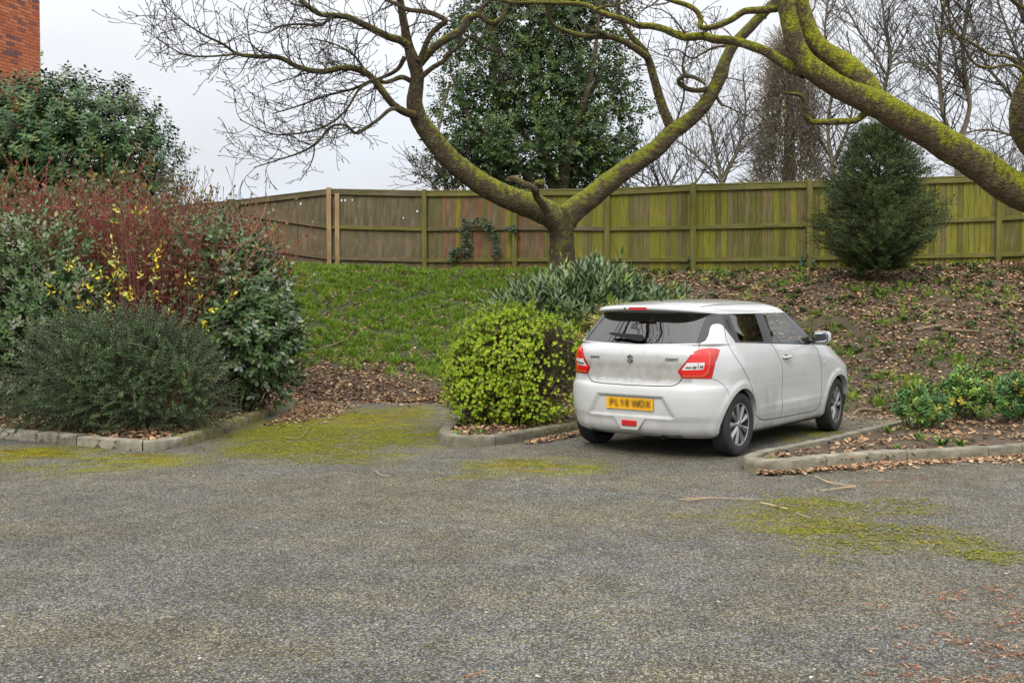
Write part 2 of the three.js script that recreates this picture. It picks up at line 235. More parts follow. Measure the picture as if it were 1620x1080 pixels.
{
  const greyBrown = (s, al) => woodTexture(s, [0.20, 0.155, 0.10], [0.30, 0.235, 0.155], [0.17, 0.165, 0.045], al, 0.08), redBrown = (s) => woodTexture(s, [0.27, 0.125, 0.07], [0.37, 0.20, 0.12], [0.22, 0.2, 0.045], 0.16, 0.15), green = (s) => woodTexture(s, [0.27, 0.21, 0.10], [0.34, 0.30, 0.12], [0.33, 0.32, 0.03], 0.78, 0.25);
  const mat = (t) => new THREE.MeshStandardMaterial({ map: t, bumpMap: t, bumpScale: 0.002, roughness: 0.92 });
  const M = { grey: [mat(greyBrown(101, 0.06)), mat(greyBrown(111, 0.2))], red: [mat(redBrown(121)), mat(redBrown(131))], green: [mat(green(141)), mat(green(151)), mat(woodTexture(191, [0.24, 0.165, 0.10], [0.30, 0.24, 0.12], [0.25, 0.24, 0.05], 0.42, 0.25)), mat(woodTexture(195, [0.2, 0.15, 0.08], [0.26, 0.22, 0.1], [0.20, 0.2, 0.035], 0.65, 0.25))], rail: [mat(greyBrown(161, 0.3)), mat(woodTexture(171, [0.22, 0.17, 0.09], [0.3, 0.25, 0.12], [0.25, 0.24, 0.05], 0.7, 0))], fresh: mat(woodTexture(181, [0.50, 0.33, 0.17], [0.62, 0.45, 0.25], [0.4, 0.3, 0.1], 0.0, 0)) };
  const r = rng(303), P0 = posts[2], fence = thing('timber_fence', 'tall weathered board fence turning green along the top of the bank', 'fence', V(P0[0], P0[2], -P0[1]));
  const place = (m, X, Y, Z, ry, rz = 0) => { m.position.set(X - P0[0], Y - P0[2], -(Z - P0[1])); m.rotation.set(0, ry, rz); return m; };
  const W = 0.132, boards = {};
  const board = (h, v, hole) => { // feather edge: thick on one side, thin on the other
    const key = `${Math.round(h * 20)},${v},${hole ? hole.join() : ''}`; if (boards[key]) return boards[key];
    const H = Math.round(h * 20) / 20, T0 = 0.021, T1 = 0.008, u0 = v * 0.17, pos = [], uv = [], idx = []; let g;
    if (hole) { const s = new THREE.Shape([[0, 0], [W, 0], [W, H], [0, H]].map(([x, y]) => new THREE.Vector2(x, y))); s.holes.push(new THREE.Path().absarc(hole[0], hole[1], hole[2], 0, Math.PI * 2, true)); g = new THREE.ExtrudeGeometry(s, { depth: 0.014, bevelEnabled: false, curveSegments: 6 }); const uvA = g.attributes.uv; for (let i = 0; i < uvA.count; i++) uvA.setXY(i, uvA.getX(i) + u0, uvA.getY(i) / 2); g.translate(0, 0, -0.014); }
    else {
      const q = (p) => { const n = pos.length / 3; for (const [x, y, z] of p) { pos.push(x, y, z); uv.push(x + z + u0, y / 2); } idx.push(n, n + 1, n + 2, n, n + 2, n + 3); };
      const f = [[0, 0, 0], [W, 0, -0.016], [W, H, -0.016], [0, H, 0]], b = [[0, 0, -T0], [W, 0, -0.016 - T1], [W, H, -0.016 - T1], [0, H, -T0]];
      q(f); q([b[1], b[0], b[3], b[2]]); q([b[0], f[0], f[3], b[3]]); q([f[1], b[1], b[2], f[2]]); q([f[3], f[2], b[2], b[3]]); q([f[1], f[0], b[0], b[1]]); g = geo(pos, idx, { uv }); g = toCreasedNormals(g, 0.3);
    }
    return (boards[key] = g);
  };
  const beam = (len, h, d, u0) => { const g = new RoundedBoxGeometry(len, h, d, 1, 0.006), p = g.attributes.position, u = []; for (let i = 0; i < p.count; i++) u.push(p.getY(i) + p.getZ(i) + u0, (p.getX(i) + len / 2) / 2); g.setAttribute('uv', new THREE.Float32BufferAttribute(u, 2)); return g; };
  const postG = {}; const holes = { 1: { 17: [0.06, 1.45, 0.03], 10: [0.05, 1.22, 0.02] }, 2: { 1: [0.05, 1.42, 0.018], 2: [0.06, 1.62, 0.026], 3: [0.03, 1.62, 0.026], 4: [0.09, 1.63, 0.02], 15: [0.06, 1.25, 0.02], 18: [0.05, 1.42, 0.026] } };
  for (let i = 0; i < posts.length - 1; i++) {
    const [ax, az, ab, atop, am, al] = posts[i], [bx, bz, bb, btop, bm, bl] = posts[i + 1], L = Math.hypot(bx - ax, bz - az), ry = Math.atan2(bz - az, bx - ax), ux = (bx - ax) / L, uz = (bz - az) / L, nx = uz, nz = -ux; // n points to the camera side
    const kind = i < 3 ? 'grey' : i < 5 ? 'red' : 'green', n = Math.round(L / 0.121), cov = L / n;
    for (let k = 0; k < n; k++) {
      const t = (k + 0.5) / n, s = k * cov + 0.004, base = lerp(ab, bb, t) - 0.03 + 0.01 * (r() - 0.5), h = lerp(atop, btop, t) - 0.05 - base, pool = i === 4 && k > n * 0.42 ? M.green : kind === 'red' ? (r() < 0.2 ? M.green : r() < 0.3 ? M.grey : M.red) : M[kind];
      const off = -0.026 - (k % 2) * 0.003 + 0.003 * (r() - 0.5), hole = holes[i]?.[k], lean = 0.006 * (r() - 0.5);
      place(part('board', board(h, Math.floor(r() * 6), hole), pool[Math.floor(r() * pool.length)], fence), ax + ux * s + nx * off, base, az + uz * s + nz * off, ry, lean);
    }
    const rail = (d0, d1, h, dep, off, name) => { const y0 = atop - d0, y1 = btop - d1, len = Math.hypot(L, y1 - y0) - (name === 'capping' ? 0.0 : 0.1); place(part(name, beam(len, h, dep, r()), i < 2 ? M.rail[0] : M.rail[r() < (i < 4 ? 0.5 : 0.9) ? 1 : 0], fence), (ax + bx) / 2 + nx * off, (y0 + y1) / 2, (az + bz) / 2 + nz * off, ry, Math.atan2(y1 - y0, L)); };
    rail(am, bm, 0.085, 0.045, 0.0, 'rail'); rail(al, bl, 0.085, 0.045, 0.001, 'rail'); rail(0.095, 0.095, 0.1, 0.045, 0.0, 'rail'); rail(0.02, 0.02, 0.035, 0.09, -0.02, 'capping');
  }
  posts.forEach(([x, z, b, t], i) => { const h = t - b + 0.25, key = Math.round(h * 50), fresh = i === 2; const g = postG[key] ??= (() => { const q = beam(h, 0.11, 0.11, 0.3); q.rotateZ(Math.PI / 2); return q; })(); place(part('post', g, fresh ? M.fresh : i === 1 ? M.rail[0] : M.rail[1], fence), x, t - h / 2 + 0.02, z - 0.035, 0);
    if (fresh) place(part('post', g, M.fresh, fence), x + 0.2, t - h / 2 - 0.13, z - 0.04, 0).userData.label = 'pale new fence post'; });
}

// ---------------------------------------------------------------- brick building at the edge
{
  const dx = 0.321, dz = 0.947, C = [-10.66, 24.5], Lw = 5.0, top = 9.6, base = 1.4, ang = Math.atan2(-dz, -dx), wall = thing('brick_building', 'corner of an orange red brick building above the evergreen', 'building', V(C[0], base, -C[1]));
  // own axis a runs from the corner towards the camera along the wall; outwards is to the right
  wall.rotation.y = Math.atan2(-dz, -dx);
  const speck = (() => { const a = noiseTile(60, 41), b = noiseTile(12, 42); return tex(256, 256, (x, y) => { const g = 0.7 + 0.35 * a(x / 256, y / 256) + 0.25 * b(x / 256, y / 256); return [g, g, g]; }, true, [4, 4]); })();
  const bm = [[0.58, 0.185, 0.085], [0.53, 0.155, 0.07], [0.62, 0.22, 0.11], [0.46, 0.13, 0.07], [0.27, 0.11, 0.09], [0.2, 0.095, 0.095]].map((c) => new THREE.MeshStandardMaterial({ color: lin(...c), map: speck, roughness: 0.9 }));
  const mortar = new THREE.MeshStandardMaterial({ color: lin(0.36, 0.30, 0.23), map: speck, roughness: 1 });
  part('wall_core', new THREE.BoxGeometry(Lw, top - base, 6).translate(Lw / 2 + 0.004, (top - base) / 2, 3.011), mortar, wall);
  const bg = new THREE.BoxGeometry(0.214, 0.064, 0.1), hg = new THREE.BoxGeometry(0.1, 0.064, 0.1), r = rng(404), rest = bm.map(() => []);
  const pick = () => { const q = r(); return q < 0.36 ? 0 : q < 0.6 ? 1 : q < 0.76 ? 2 : q < 0.88 ? 3 : q < 0.95 ? 4 : 5; };
  for (let row = 0; row < 109; row++) {
    const y = row * 0.075 + 0.04, abs = y + base; let a = 0, first = true;
    while (a < Lw - 0.1) {
      const half = first && row % 2, g = half ? hg : bg, w = half ? 0.1 : 0.214, k = pick(), proud = 0.003 * (r() - 0.5);
      const x = a + w / 2, z = 0.05 + proud; first = false; a += w + 0.011;
      if (abs > 5.75 && abs < 8.5 && x < 1.62) { const m = part('brick', g, bm[k], wall); m.position.set(x, y, z); } else rest[k].push(g.clone().translate(x, y, z));
    }
  }
  rest.forEach((l, k) => { const m = part('brickwork', mergeGeometries(l), bm[k], wall); m.userData.kind = 'stuff'; });
  const ret = []; for (let row = 0; row < 109; row++) for (let k = 0; k < 8; k++) ret.push(new THREE.BoxGeometry(0.008, 0.064, 0.214).translate(0.0, row * 0.075 + 0.04, 0.25 + k * 0.225 + (row % 2) * 0.11)); const m = part('brickwork', mergeGeometries(ret), bm[0], wall); m.userData.kind = 'stuff';
}

// ---------------------------------------------------------------- the parked car (own axes: x forward from the rear bumper, y up, z to its right)
const CAR = { X: 1.107, Z: 10.2, yaw: 37.8 * Math.PI / 180 };
function pchip(xs, ys) {
  const n = xs.length, d = [], m = new Array(n).fill(0);
  for (let i = 0; i < n - 1; i++) d.push((ys[i + 1] - ys[i]) / (xs[i + 1] - xs[i]));
  m[0] = d[0]; m[n - 1] = d[n - 2];
  for (let i = 1; i < n - 1; i++) m[i] = d[i - 1] * d[i] <= 0 ? 0 : (2 * d[i - 1] * d[i]) / (d[i - 1] + d[i]);
  return (x) => { let i = 0; while (i < n - 2 && x > xs[i + 1]) i++; const h = xs[i + 1] - xs[i], t = clamp((x - xs[i]) / h), t2 = t * t, t3 = t2 * t; return (2 * t3 - 3 * t2 + 1) * ys[i] + (t3 - 2 * t2 + t) * h * m[i] + (-2 * t3 + 3 * t2) * ys[i + 1] + (t3 - t2) * h * m[i + 1]; };
}
const bodyRows = [ // y, rear x, front x, half width, rows up to the next
  [0.185, 0.14, 3.62, 0.775, 2], [0.215, 0.075, 3.74, 0.812, 4], [0.27, 0.035, 3.79, 0.832, 7], [0.36, 0.02, 3.82, 0.846, 8], [0.45, 0.006, 3.835, 0.855, 8], [0.55, 0, 3.84, 0.858, 7], [0.63, 0.006, 3.835, 0.858, 4],
  [0.668, 0.02, 3.825, 0.857, 2], [0.688, 0.04, 3.82, 0.857, 4], [0.74, 0.05, 3.80, 0.856, 6], [0.82, 0.046, 3.74, 0.852, 6], [0.90, 0.036, 3.58, 0.842, 5], [0.96, 0.036, 3.36, 0.83, 4], [1.01, 0.052, 3.08, 0.813, 4], [1.05, 0.085, 2.86, 0.796, 3],
  [1.08, 0.105, 2.81, 0.782, 7], [1.20, 0.185, 2.65, 0.725, 6], [1.30, 0.25, 2.51, 0.676, 4], [1.358, 0.288, 2.43, 0.646, 2], [1.374, 0.288, 2.40, 0.636, 2], [1.378, 0.20, 2.39, 0.626, 3], [1.40, 0.17, 2.35, 0.612, 4], [1.428, 0.188, 2.27, 0.585, 4],
  [1.45, 0.36, 2.18, 0.535, 4], [1.468, 0.56, 2.08, 0.46, 4], [1.48, 0.80, 1.93, 0.37, 3], [1.489, 1.05, 1.80, 0.25, 3], [1.494, 1.25, 1.65, 0.12, 2], [1.495, 1.45, 1.46, 0.001, 0],
];
const rowAt = bodyRows.map((_, i) => i), rowFn = [0, 1, 2, 3].map((c) => pchip(rowAt, bodyRows.map((r) => r[c])));
const bodyV = []; bodyRows.forEach((r, i) => { for (let k = 0; k < r[4]; k++) bodyV.push(i + k / r[4]); }); bodyV.push(bodyRows.length - 1);
const REAR_N = 64, SIDE_N = 120, FRONT_N = 34, ARCH = [[0.655, 0.305], [3.105, 0.305]], ARCH_R = 0.338;
const superArc = (n, count) => { // angles that space a superellipse corner evenly
  const D = 2000, acc = [0], pt = (k) => { const a = (k / D) * Math.PI / 2; return [0.62 * (1 - Math.pow(Math.cos(a), 2 / n)), 0.85 * Math.pow(Math.sin(a), 2 / n)]; };
  for (let k = 1; k <= D; k++) { const p = pt(k - 1), q = pt(k); acc.push(acc[k - 1] + Math.hypot(q[0] - p[0], q[1] - p[1])); }
  const out = []; let k = 0; for (let i = 0; i <= count; i++) { const want = (acc[D] * i) / count; while (k < D && acc[k] < want) k++; out.push((k / D) * Math.PI / 2); } return out;
};
const rearAng = superArc(3.2, REAR_N), frontAng = superArc(2.6, FRONT_N);
function bodyPoint(v, j) { // row v, column j from the rear centre round the right side to the front centre
  const y = rowFn[0](v), xr = rowFn[1](v), xf = rowFn[2](v), W = rowFn[3](v), len = xf - xr, Lr = Math.min(y < 1.06 ? 0.62 : 0.5, len * 0.5), Lf = Math.min(lerp(lerp(0.62, 0.9, sstep(0.7, 0.85, y)), lerp(0.45, 0.32, clamp((y - 1.05) / 0.33)), sstep(0.86, 1.05, y)), len * 0.5);
  let x, s;
  if (j <= REAR_N) { const a = rearAng[j]; x = xr + Lr * (1 - Math.pow(Math.cos(a), 2 / 3.2)); s = W * Math.pow(Math.sin(a), 2 / 3.2); if (j === REAR_N) { x = xr + Lr; s = W; } }
  else if (j <= REAR_N + SIDE_N) { x = lerp(xr + Lr, xf - Lf, (j - REAR_N) / SIDE_N); s = W; }
  else { const a = frontAng[REAR_N + SIDE_N + FRONT_N - j]; x = xf - Lf * (1 - Math.pow(Math.cos(a), 2 / 2.6)); s = W * Math.pow(Math.sin(a), 2 / 2.6); if (j === REAR_N + SIDE_N + FRONT_N) s = 0; }
  const sideness = clamp(s / W * 4 - 3), band = sstep(0.3, 0.6, y) * (1 - sstep(0.80, 1.04, y));
  let d = 0.016 * band * (Math.exp(-(((x - 0.62) / 0.46) ** 2)) + Math.exp(-(((x - 3.08) / 0.5) ** 2)));       // haunches
  d -= 0.012 * Math.exp(-(((x - 1.9) / 0.62) ** 2)) * Math.exp(-(((y - 0.56) / 0.13) ** 2));                   // waisted doors
  d += 0.008 * Math.exp(-(((x - 1.9) / 0.8) ** 2)) * sstep(0.47, 0.42, y) * sstep(0.28, 0.36, y);              // crease low on the doors
  for (const [ax, ay] of ARCH) { const r = Math.hypot(x - ax, y - ay); d += 0.011 * sstep(0.43, 0.372, r); }    // arch lips
  s += d * sideness;
  const hw = lerp(0.46, 0.352, clamp((y - 0.385) / 0.185));                                                    // number plate recess
  const rec = sstep(0.372, 0.392, y) * sstep(0.578, 0.566, y) * sstep(hw + 0.012, hw - 0.012, s);
  x += (x < 0.4 ? 1 : 0) * (0.026 * rec + 0.012 * sstep(0.385, 0.33, y) * (0.4 + 0.6 * sstep(0.6, 0.3, s)));
  const roof = sstep(1.1, 1.4, y); const yy = y - 0.022 * roof * (s / 0.6) ** 2;
  return [x, yy, s];
}
const COLS = REAR_N + SIDE_N + FRONT_N + 1;
function bodySoup() { // triangle soup of the right half: [x, y, z, nx, ny, nz] per corner
  const P = [], idx = []; for (const v of bodyV) for (let j = 0; j < COLS; j++) P.push(...bodyPoint(v, j));
  for (let i = 0; i < bodyV.length - 1; i++) for (let j = 0; j < COLS - 1; j++) { const a = i * COLS + j, b = a + 1, c = a + COLS + 1, d = a + COLS; idx.push(a, b, c, a, c, d); }
  const g = geo(P, idx); const N = g.attributes.normal.array;
  for (let i = 0; i < bodyV.length; i++) for (const j of [0, COLS - 1]) { const k = (i * COLS + j) * 3; N[k + 2] = 0; const l = Math.hypot(N[k], N[k + 1]) || 1; N[k] /= l; N[k + 1] /= l; }
  const tris = []; for (let k = 0; k < idx.length; k += 3) tris.push([0, 1, 2].map((q) => { const i = idx[k + q] * 3; return [P[i], P[i + 1], P[i + 2], N[i], N[i + 1], N[i + 2], bodyV[Math.floor(idx[k + q] / COLS)], idx[k + q] % COLS]; }));
  return tris;
}
// splitting a soup of triangles by convex outlines laid on it, so that panels, panes and lamps have clean edges
const mixCorner = (a, b, t) => { const o = new Array(8); for (let i = 0; i < 8; i++) o[i] = a[i] + (b[i] - a[i]) * t; return o; };
function halfPlane(poly, f) { // -> [inside, outside] of f >= 0
  const I = [], O = [], n = poly.length, fv = poly.map(f);
  for (let i = 0; i < n; i++) { const a = poly[i], b = poly[(i + 1) % n], fa = fv[i], fb = fv[(i + 1) % n]; (fa >= 0 ? I : O).push(a); if ((fa >= 0) !== (fb >= 0)) { const c = mixCorner(a, b, fa / (fa - fb)); I.push(c); O.push(c); } }
  return [I.length > 2 ? I : null, O.length > 2 ? O : null];
}
const fan = (poly, out) => { for (let i = 1; i < poly.length - 1; i++) out.push([poly[0], poly[i], poly[i + 1]]); };
function cutBy(soup, f, where) { const I = [], O = []; for (const t of soup) { if (where && !where(t)) { O.push(t); continue; } const a = f(t[0]) >= 0, b = f(t[1]) >= 0, c = f(t[2]) >= 0; if (a && b && c) I.push(t); else if (!a && !b && !c) O.push(t); else { const [p, q] = halfPlane(t, f); if (p) fan(p, I); if (q) fan(q, O); } } return [I, O]; }
function cutPoly(soup, proj, poly, where) { // convex polygon in the projection -> [inside, outside]
  let area = 0; poly.forEach((p, i) => { const q = poly[(i + 1) % poly.length]; area += p[0] * q[1] - q[0] * p[1]; }); const sg = area > 0 ? 1 : -1;
  const edges = poly.map((p, i) => { const q = poly[(i + 1) % poly.length]; return (c) => { const [x, y] = proj(c); return sg * ((q[0] - p[0]) * (y - p[1]) - (q[1] - p[1]) * (x - p[0])); }; });
  const x0 = Math.min(...poly.map((p) => p[0])), x1 = Math.max(...poly.map((p) => p[0])), y0 = Math.min(...poly.map((p) => p[1])), y1 = Math.max(...poly.map((p) => p[1]));
  const I = [], O = [];
  for (const t of soup) {
    const p = t.map(proj);
    if (Math.max(p[0][0], p[1][0], p[2][0]) < x0 || Math.min(p[0][0], p[1][0], p[2][0]) > x1 || Math.max(p[0][1], p[1][1], p[2][1]) < y0 || Math.min(p[0][1], p[1][1], p[2][1]) > y1 || (where && !where(t))) { O.push(t); continue; }
    let cur = t; for (const f of edges) { const [i, o] = halfPlane(cur, f); if (o) fan(o, O); cur = i; if (!cur) break; }
    if (cur) fan(cur, I);
  }
  return [I, O];
}
function cutLine(soup, proj, line, w, where) { // a groove of width w along a polyline
  const got = [];
  for (let i = 0; i < line.length - 1; i++) { const [ax, ay] = line[i], [bx, by] = line[i + 1], l = Math.hypot(bx - ax, by - ay), nx = (-(by - ay) / l) * w / 2, ny = ((bx - ax) / l) * w / 2, ex = ((bx - ax) / l) * w * 0.3, ey = ((by - ay) / l) * w * 0.3;
    const [I, O] = cutPoly(soup, proj, [[ax + nx - ex, ay + ny - ey], [bx + nx + ex, by + ny + ey], [bx - nx + ex, by - ny + ey], [ax - nx - ex, ay - ny - ey]], where); got.push(...I); soup = O; }
  return [got, soup];
}
const mirrored = (soup) => soup.map((t) => [t[0], t[2], t[1]].map((c) => [c[0], c[1], -c[2], c[3], c[4], -c[5], c[6], c[7]]));
const pushed = (soup, d) => soup.map((t) => t.map((c) => [c[0] + c[3] * d, c[1] + c[4] * d, c[2] + c[5] * d, c[3], c[4], c[5], c[6], c[7]]));
function soupGeo(soup, colour) { const pos = [], nor = [], uv = [], col = colour && []; for (const t of soup) for (const c of t) { pos.push(c[0], c[1], c[2]); nor.push(c[3], c[4], c[5]); uv.push(c[0] + c[2], c[1]); if (colour) col.push(...colour(c)); } return geo(pos, null, { nor, uv, col }); }
function rimOf(soup, d) { // side walls that give a proud (d > 0) patch its thickness, along the patch's free edges
  const key = (c) => `${Math.round(c[0] * 5e3)},${Math.round(c[1] * 5e3)},${Math.round(c[2] * 5e3)}`, count = new Map();
  for (const t of soup) for (let i = 0; i < 3; i++) { const a = t[i], b = t[(i + 1) % 3], ka = key(a), kb = key(b); if (ka === kb) continue; const r = kb + '|' + ka; if (count.has(r)) count.delete(r); else count.set(ka + '|' + kb, [a, b]); }
  const out = [];
  for (const [a, b] of count.values()) { const A = a.slice(), B = b.slice(); for (const [c, s] of [[A, a], [B, b]]) for (let k = 0; k < 3; k++) c[k] = s[k] - s[k + 3] * d; const n = V(b[0] - a[0], b[1] - a[1], b[2] - a[2]).cross(V(a[3], a[4], a[5])).normalize(); const w = (c) => [c[0], c[1], c[2], n.x, n.y, n.z, 0, 0]; out.push([w(a), w(A), w(b)], [w(b), w(A), w(B)]); }
  return out;
}
const XY = (c) => [c[0], c[1]], ZY = (c) => [c[2], c[1]], EY = (c) => [c[0] + c[2], c[1]], XZ = (c) => [c[0], c[2]];

const dustNoise = (x, y, z) => fbm3(x * 3, y * 3, z * 3, 4);
function paintColour(c) { // white paint with the road film and splashes that show on it
  const [x, y, z] = c; let d = 0.10 + 0.10 * dustNoise(x, y, z);
  if (x < 0.3 && Math.abs(z) < 0.62 && y > 0.67 && y < 1.0) { const run = 0.5 + 0.5 * n2(z * 26, 3.3), edge = 0.715 + 0.035 * run * run + 0.012 * n2(z * 70, 1); d += (y > edge ? 0.75 : 0.15) * sstep(1.0, 0.84, y) * (0.75 + 0.4 * dustNoise(x, y * 2, z * 3)) + 0.12 * clamp(n2(z * 9 + 20, y * 3) * n2(z * 2, y * 7 + 4) * 3); }
  if (x < 0.3 && y < 0.40) d += 0.35 * clamp(0.7 + dustNoise(x, y, z * 2));
  if (x >= 0.3 && y < 0.75) { const near = Math.exp(-(((x - 1.28) / 0.16) ** 2)) + 0.5 * Math.exp(-(((x - 1.42) / 0.05) ** 2)); d += near * 0.5 * sstep(0.78, 0.4, y) * clamp(0.6 + 0.9 * dustNoise(x * 2, y, z)) + 0.22 * clamp(0.35 + dustNoise(x * 1.4, y * 2, z)) * sstep(0.5, 0.3, y); }
  for (const [ax, ay] of ARCH) d += 0.3 * sstep(0.395, 0.345, Math.hypot(x - ax, y - ay)) * clamp(0.6 + dustNoise(x * 2, y * 2, z));
  d = clamp(d, 0, 0.85);
  return [lerp(0.605, 0.31, d), lerp(0.615, 0.295, d), lerp(0.625, 0.26, d)];
}
const paintMat = new THREE.MeshPhysicalMaterial({ vertexColors: true, roughness: 0.4, clearcoat: 1, clearcoatRoughness: 0.05 });
const blackTrim = new THREE.MeshPhysicalMaterial({ color: lin(0.012, 0.012, 0.013), roughness: 0.3, clearcoat: 0.5, clearcoatRoughness: 0.15 });
const blackPlastic = new THREE.MeshStandardMaterial({ color: lin(0.018, 0.018, 0.019), roughness: 0.6 });
const gapMat = new THREE.MeshStandardMaterial({ color: lin(0.02, 0.02, 0.02), roughness: 0.9 });
const darkGlass = new THREE.MeshPhysicalMaterial({ color: lin(0.10, 0.11, 0.12), roughness: 0.02, transmission: 1, thickness: 0, ior: 2.0 });
const clearGlass = new THREE.MeshPhysicalMaterial({ color: lin(0.72, 0.78, 0.74), roughness: 0.02, transmission: 1, thickness: 0, ior: 1.5 });
const redLens = new THREE.MeshPhysicalMaterial({ color: lin(0.72, 0.012, 0.012), roughness: 0.18, clearcoat: 1, clearcoatRoughness: 0.04 });
const deepRed = new THREE.MeshPhysicalMaterial({ color: lin(0.5, 0.008, 0.01), roughness: 0.2, clearcoat: 1, clearcoatRoughness: 0.05 });
const amberTrim = new THREE.MeshStandardMaterial({ color: lin(0.75, 0.20, 0.05), roughness: 0.3 });
const clearLens = new THREE.MeshPhysicalMaterial({ color: lin(0.78, 0.78, 0.78), roughness: 0.25, clearcoat: 1, clearcoatRoughness: 0.05 });
const chrome = new THREE.MeshStandardMaterial({ color: lin(0.55, 0.55, 0.56), roughness: 0.22, metalness: 1 });
const darkChrome = new THREE.MeshStandardMaterial({ color: lin(0.2, 0.2, 0.205), roughness: 0.3, metalness: 0.8 });
const car = thing('parked_car', 'white five-door hatchback with red tail lamps parked in the bay', 'car', V(CAR.X, 0, -CAR.Z), Math.PI / 2 - CAR.yaw);

let soup = bodySoup();
const zone = {};
const isSide = (t) => t[0][2] > 0.45 && Math.abs(t[0][5]) > 0.35, isRear = (t) => t[0][0] < 0.75 && t[0][7] < REAR_N + 2;
// wheel arches
for (const [ax, ay] of ARCH) { const circle = []; for (let k = 0; k < 48; k++) circle.push([ax + ARCH_R * Math.cos((k / 48) * 2 * Math.PI), ay + ARCH_R * Math.sin((k / 48) * 2 * Math.PI)]); [, soup] = cutPoly(soup, XY, circle, (t) => t[0][2] > 0.3); }
// tail lamp
{
  const lampA = [[0.567, 0.822], [0.614, 0.758], [0.997, 0.755], [1.04, 0.90], [1.085, 1.03], [0.979, 1.036], [0.852, 1.028], [0.739, 0.997]], lampB = [[1.04, 0.90], [1.058, 0.923], [1.165, 0.962], [1.182, 0.969], [1.196, 0.99], [1.19, 1.004], [1.085, 1.03]];
  const isLamp = (t) => t[0][0] < 0.8; let a, b; [a, soup] = cutPoly(soup, EY, lampA, isLamp); [b, soup] = cutPoly(soup, EY, lampB, isLamp); let all = [...a, ...b], face, white, brd;
  [face, all] = cutPoly(all, EY, [[0.597, 0.822], [0.632, 0.785], [0.86, 0.786], [0.915, 0.81], [0.945, 0.86], [0.962, 0.975], [0.945, 1.005], [0.86, 1.012], [0.745, 0.975]]);
  [brd] = [all];
  [white, face] = cutPoly(face, EY, [[0.664, 0.897], [0.68, 0.904], [0.885, 0.906], [0.893, 0.898], [0.878, 0.85], [0.866, 0.842], [0.625, 0.834], [0.618, 0.843]]);
  let gold; [gold, brd] = cutLine(brd, EY, [[0.632, 0.780], [0.87, 0.781], [0.925, 0.808], [0.952, 0.86], [0.97, 0.98], [0.952, 1.011]], 0.012);
  zone.lamp = { face, white, brd, gold };
}
// panes, pillars and the white quarter panel
{
  let rear, side, band = [], rest = [], fin = [], i, o;
  const low = (t) => t[0][1] > 0.95 && t[0][6] < 19.6, top = 19.02;
  [rear, side] = cutBy(soup, (c) => 1.15 - c[0] - c[2]);
  [i, o] = cutBy(rear, (c) => c[1] - 1.062 - 0.028 * c[2], low); rest.push(...o); [i, o] = cutBy(i, (c) => top - c[6]); band.push(...i); rest.push(...o);
  [i, o] = cutBy(side, (c) => c[1] - (1.075 - 0.043 * (c[0] - 0.66)), low); rest.push(...o); [i, o] = cutBy(i, (c) => top - c[6]); band.push(...i); rest.push(...o);
  for (const p of [[[0.869, 1.0], [0.869, 1.083], [0.94, 1.105], [0.94, 1.0]], [[0.94, 1.0], [0.94, 1.105], [1.0, 1.155], [1.0, 1.0]], [[1.0, 1.0], [1.0, 1.155], [1.04, 1.212], [1.065, 1.236], [1.10, 1.251], [1.16, 1.258], [1.221, 1.256], [1.264, 1.242], [1.44, 1.09], [1.45, 1.04], [1.45, 1.0]]]) { [i, band] = cutPoly(band, EY, p); fin.push(...i); }
  let rearGlass, rearSideGlass, frontSideGlass, windscreen;
  [rearGlass, band] = cutPoly(band, ZY, [[-0.1, 1.0], [0.63, 1.085], [0.648, 1.10], [0.588, 1.33], [0.58, 1.4], [-0.1, 1.4]], isRear);
  [rearSideGlass, band] = cutPoly(band, XY, [[0.815, 1.352], [1.40, 1.366], [1.285, 1.066], [0.79, 1.087], [0.765, 1.105]], (t) => t[0][2] > 0.45);
  [frontSideGlass, band] = cutPoly(band, XY, [[1.58, 1.366], [2.01, 1.358], [2.24, 1.10], [2.24, 1.026], [1.50, 1.058]], (t) => t[0][2] > 0.45);
  [windscreen, band] = cutBy(band, (c) => c[7] - (REAR_N + SIDE_N + 9));
  soup = [...rest, ...fin]; Object.assign(zone, { pillars: band, rearGlass, rearSideGlass, frontSideGlass, windscreen });
}
// panel gaps
zone.gap = [];
const groove = (proj, line, where, w = 0.008) => { let g; [g, soup] = cutLine(soup, proj, line, w, where); zone.gap.push(...g); };
const rearDoor = [[0.60, 1.237], [0.562, 1.19], [0.515, 1.12], [0.51, 1.07], [0.545, 0.961], [0.665, 0.83], [0.804, 0.69], [0.872, 0.57], [0.915, 0.455], [0.97, 0.375], [1.04, 0.325], [1.174, 0.296], [1.30, 0.287], [1.60, 0.282]];
const doorSplit = [[1.44, 1.04], [1.52, 0.93], [1.586, 0.836], [1.602, 0.7], [1.602, 0.282]];
const frontDoor = [[1.60, 0.282], [2.42, 0.277], [2.54, 0.287], [2.605, 0.34], [2.625, 0.42], [2.61, 0.62], [2.60, 0.80], [2.55, 0.95], [2.45, 1.01]];
groove(XY, rearDoor, isSide); groove(XY, doorSplit, isSide); groove(XY, frontDoor, isSide);
groove(EY, [[1.0, 0.752], [1.08, 0.735], [1.16, 0.695], [1.22, 0.645], [1.25, 0.60]], (t) => t[0][0] < 0.7 && t[0][2] > 0.5, 0.005);
groove(ZY, [[-0.01, 0.673], [0.30, 0.676], [0.42, 0.681], [0.465, 0.69], [0.497, 0.712], [0.525, 0.757]], isRear, 0.008);
groove(ZY, [[0.64, 1.03], [0.645, 1.095]], isRear, 0.005);
groove(XZ, [[0.42, 0.545], [0.55, 0.54], [0.9, 0.525], [1.4, 0.515], [2.25, 0.50]], (t) => t[0][1] > 1.3, 0.012);
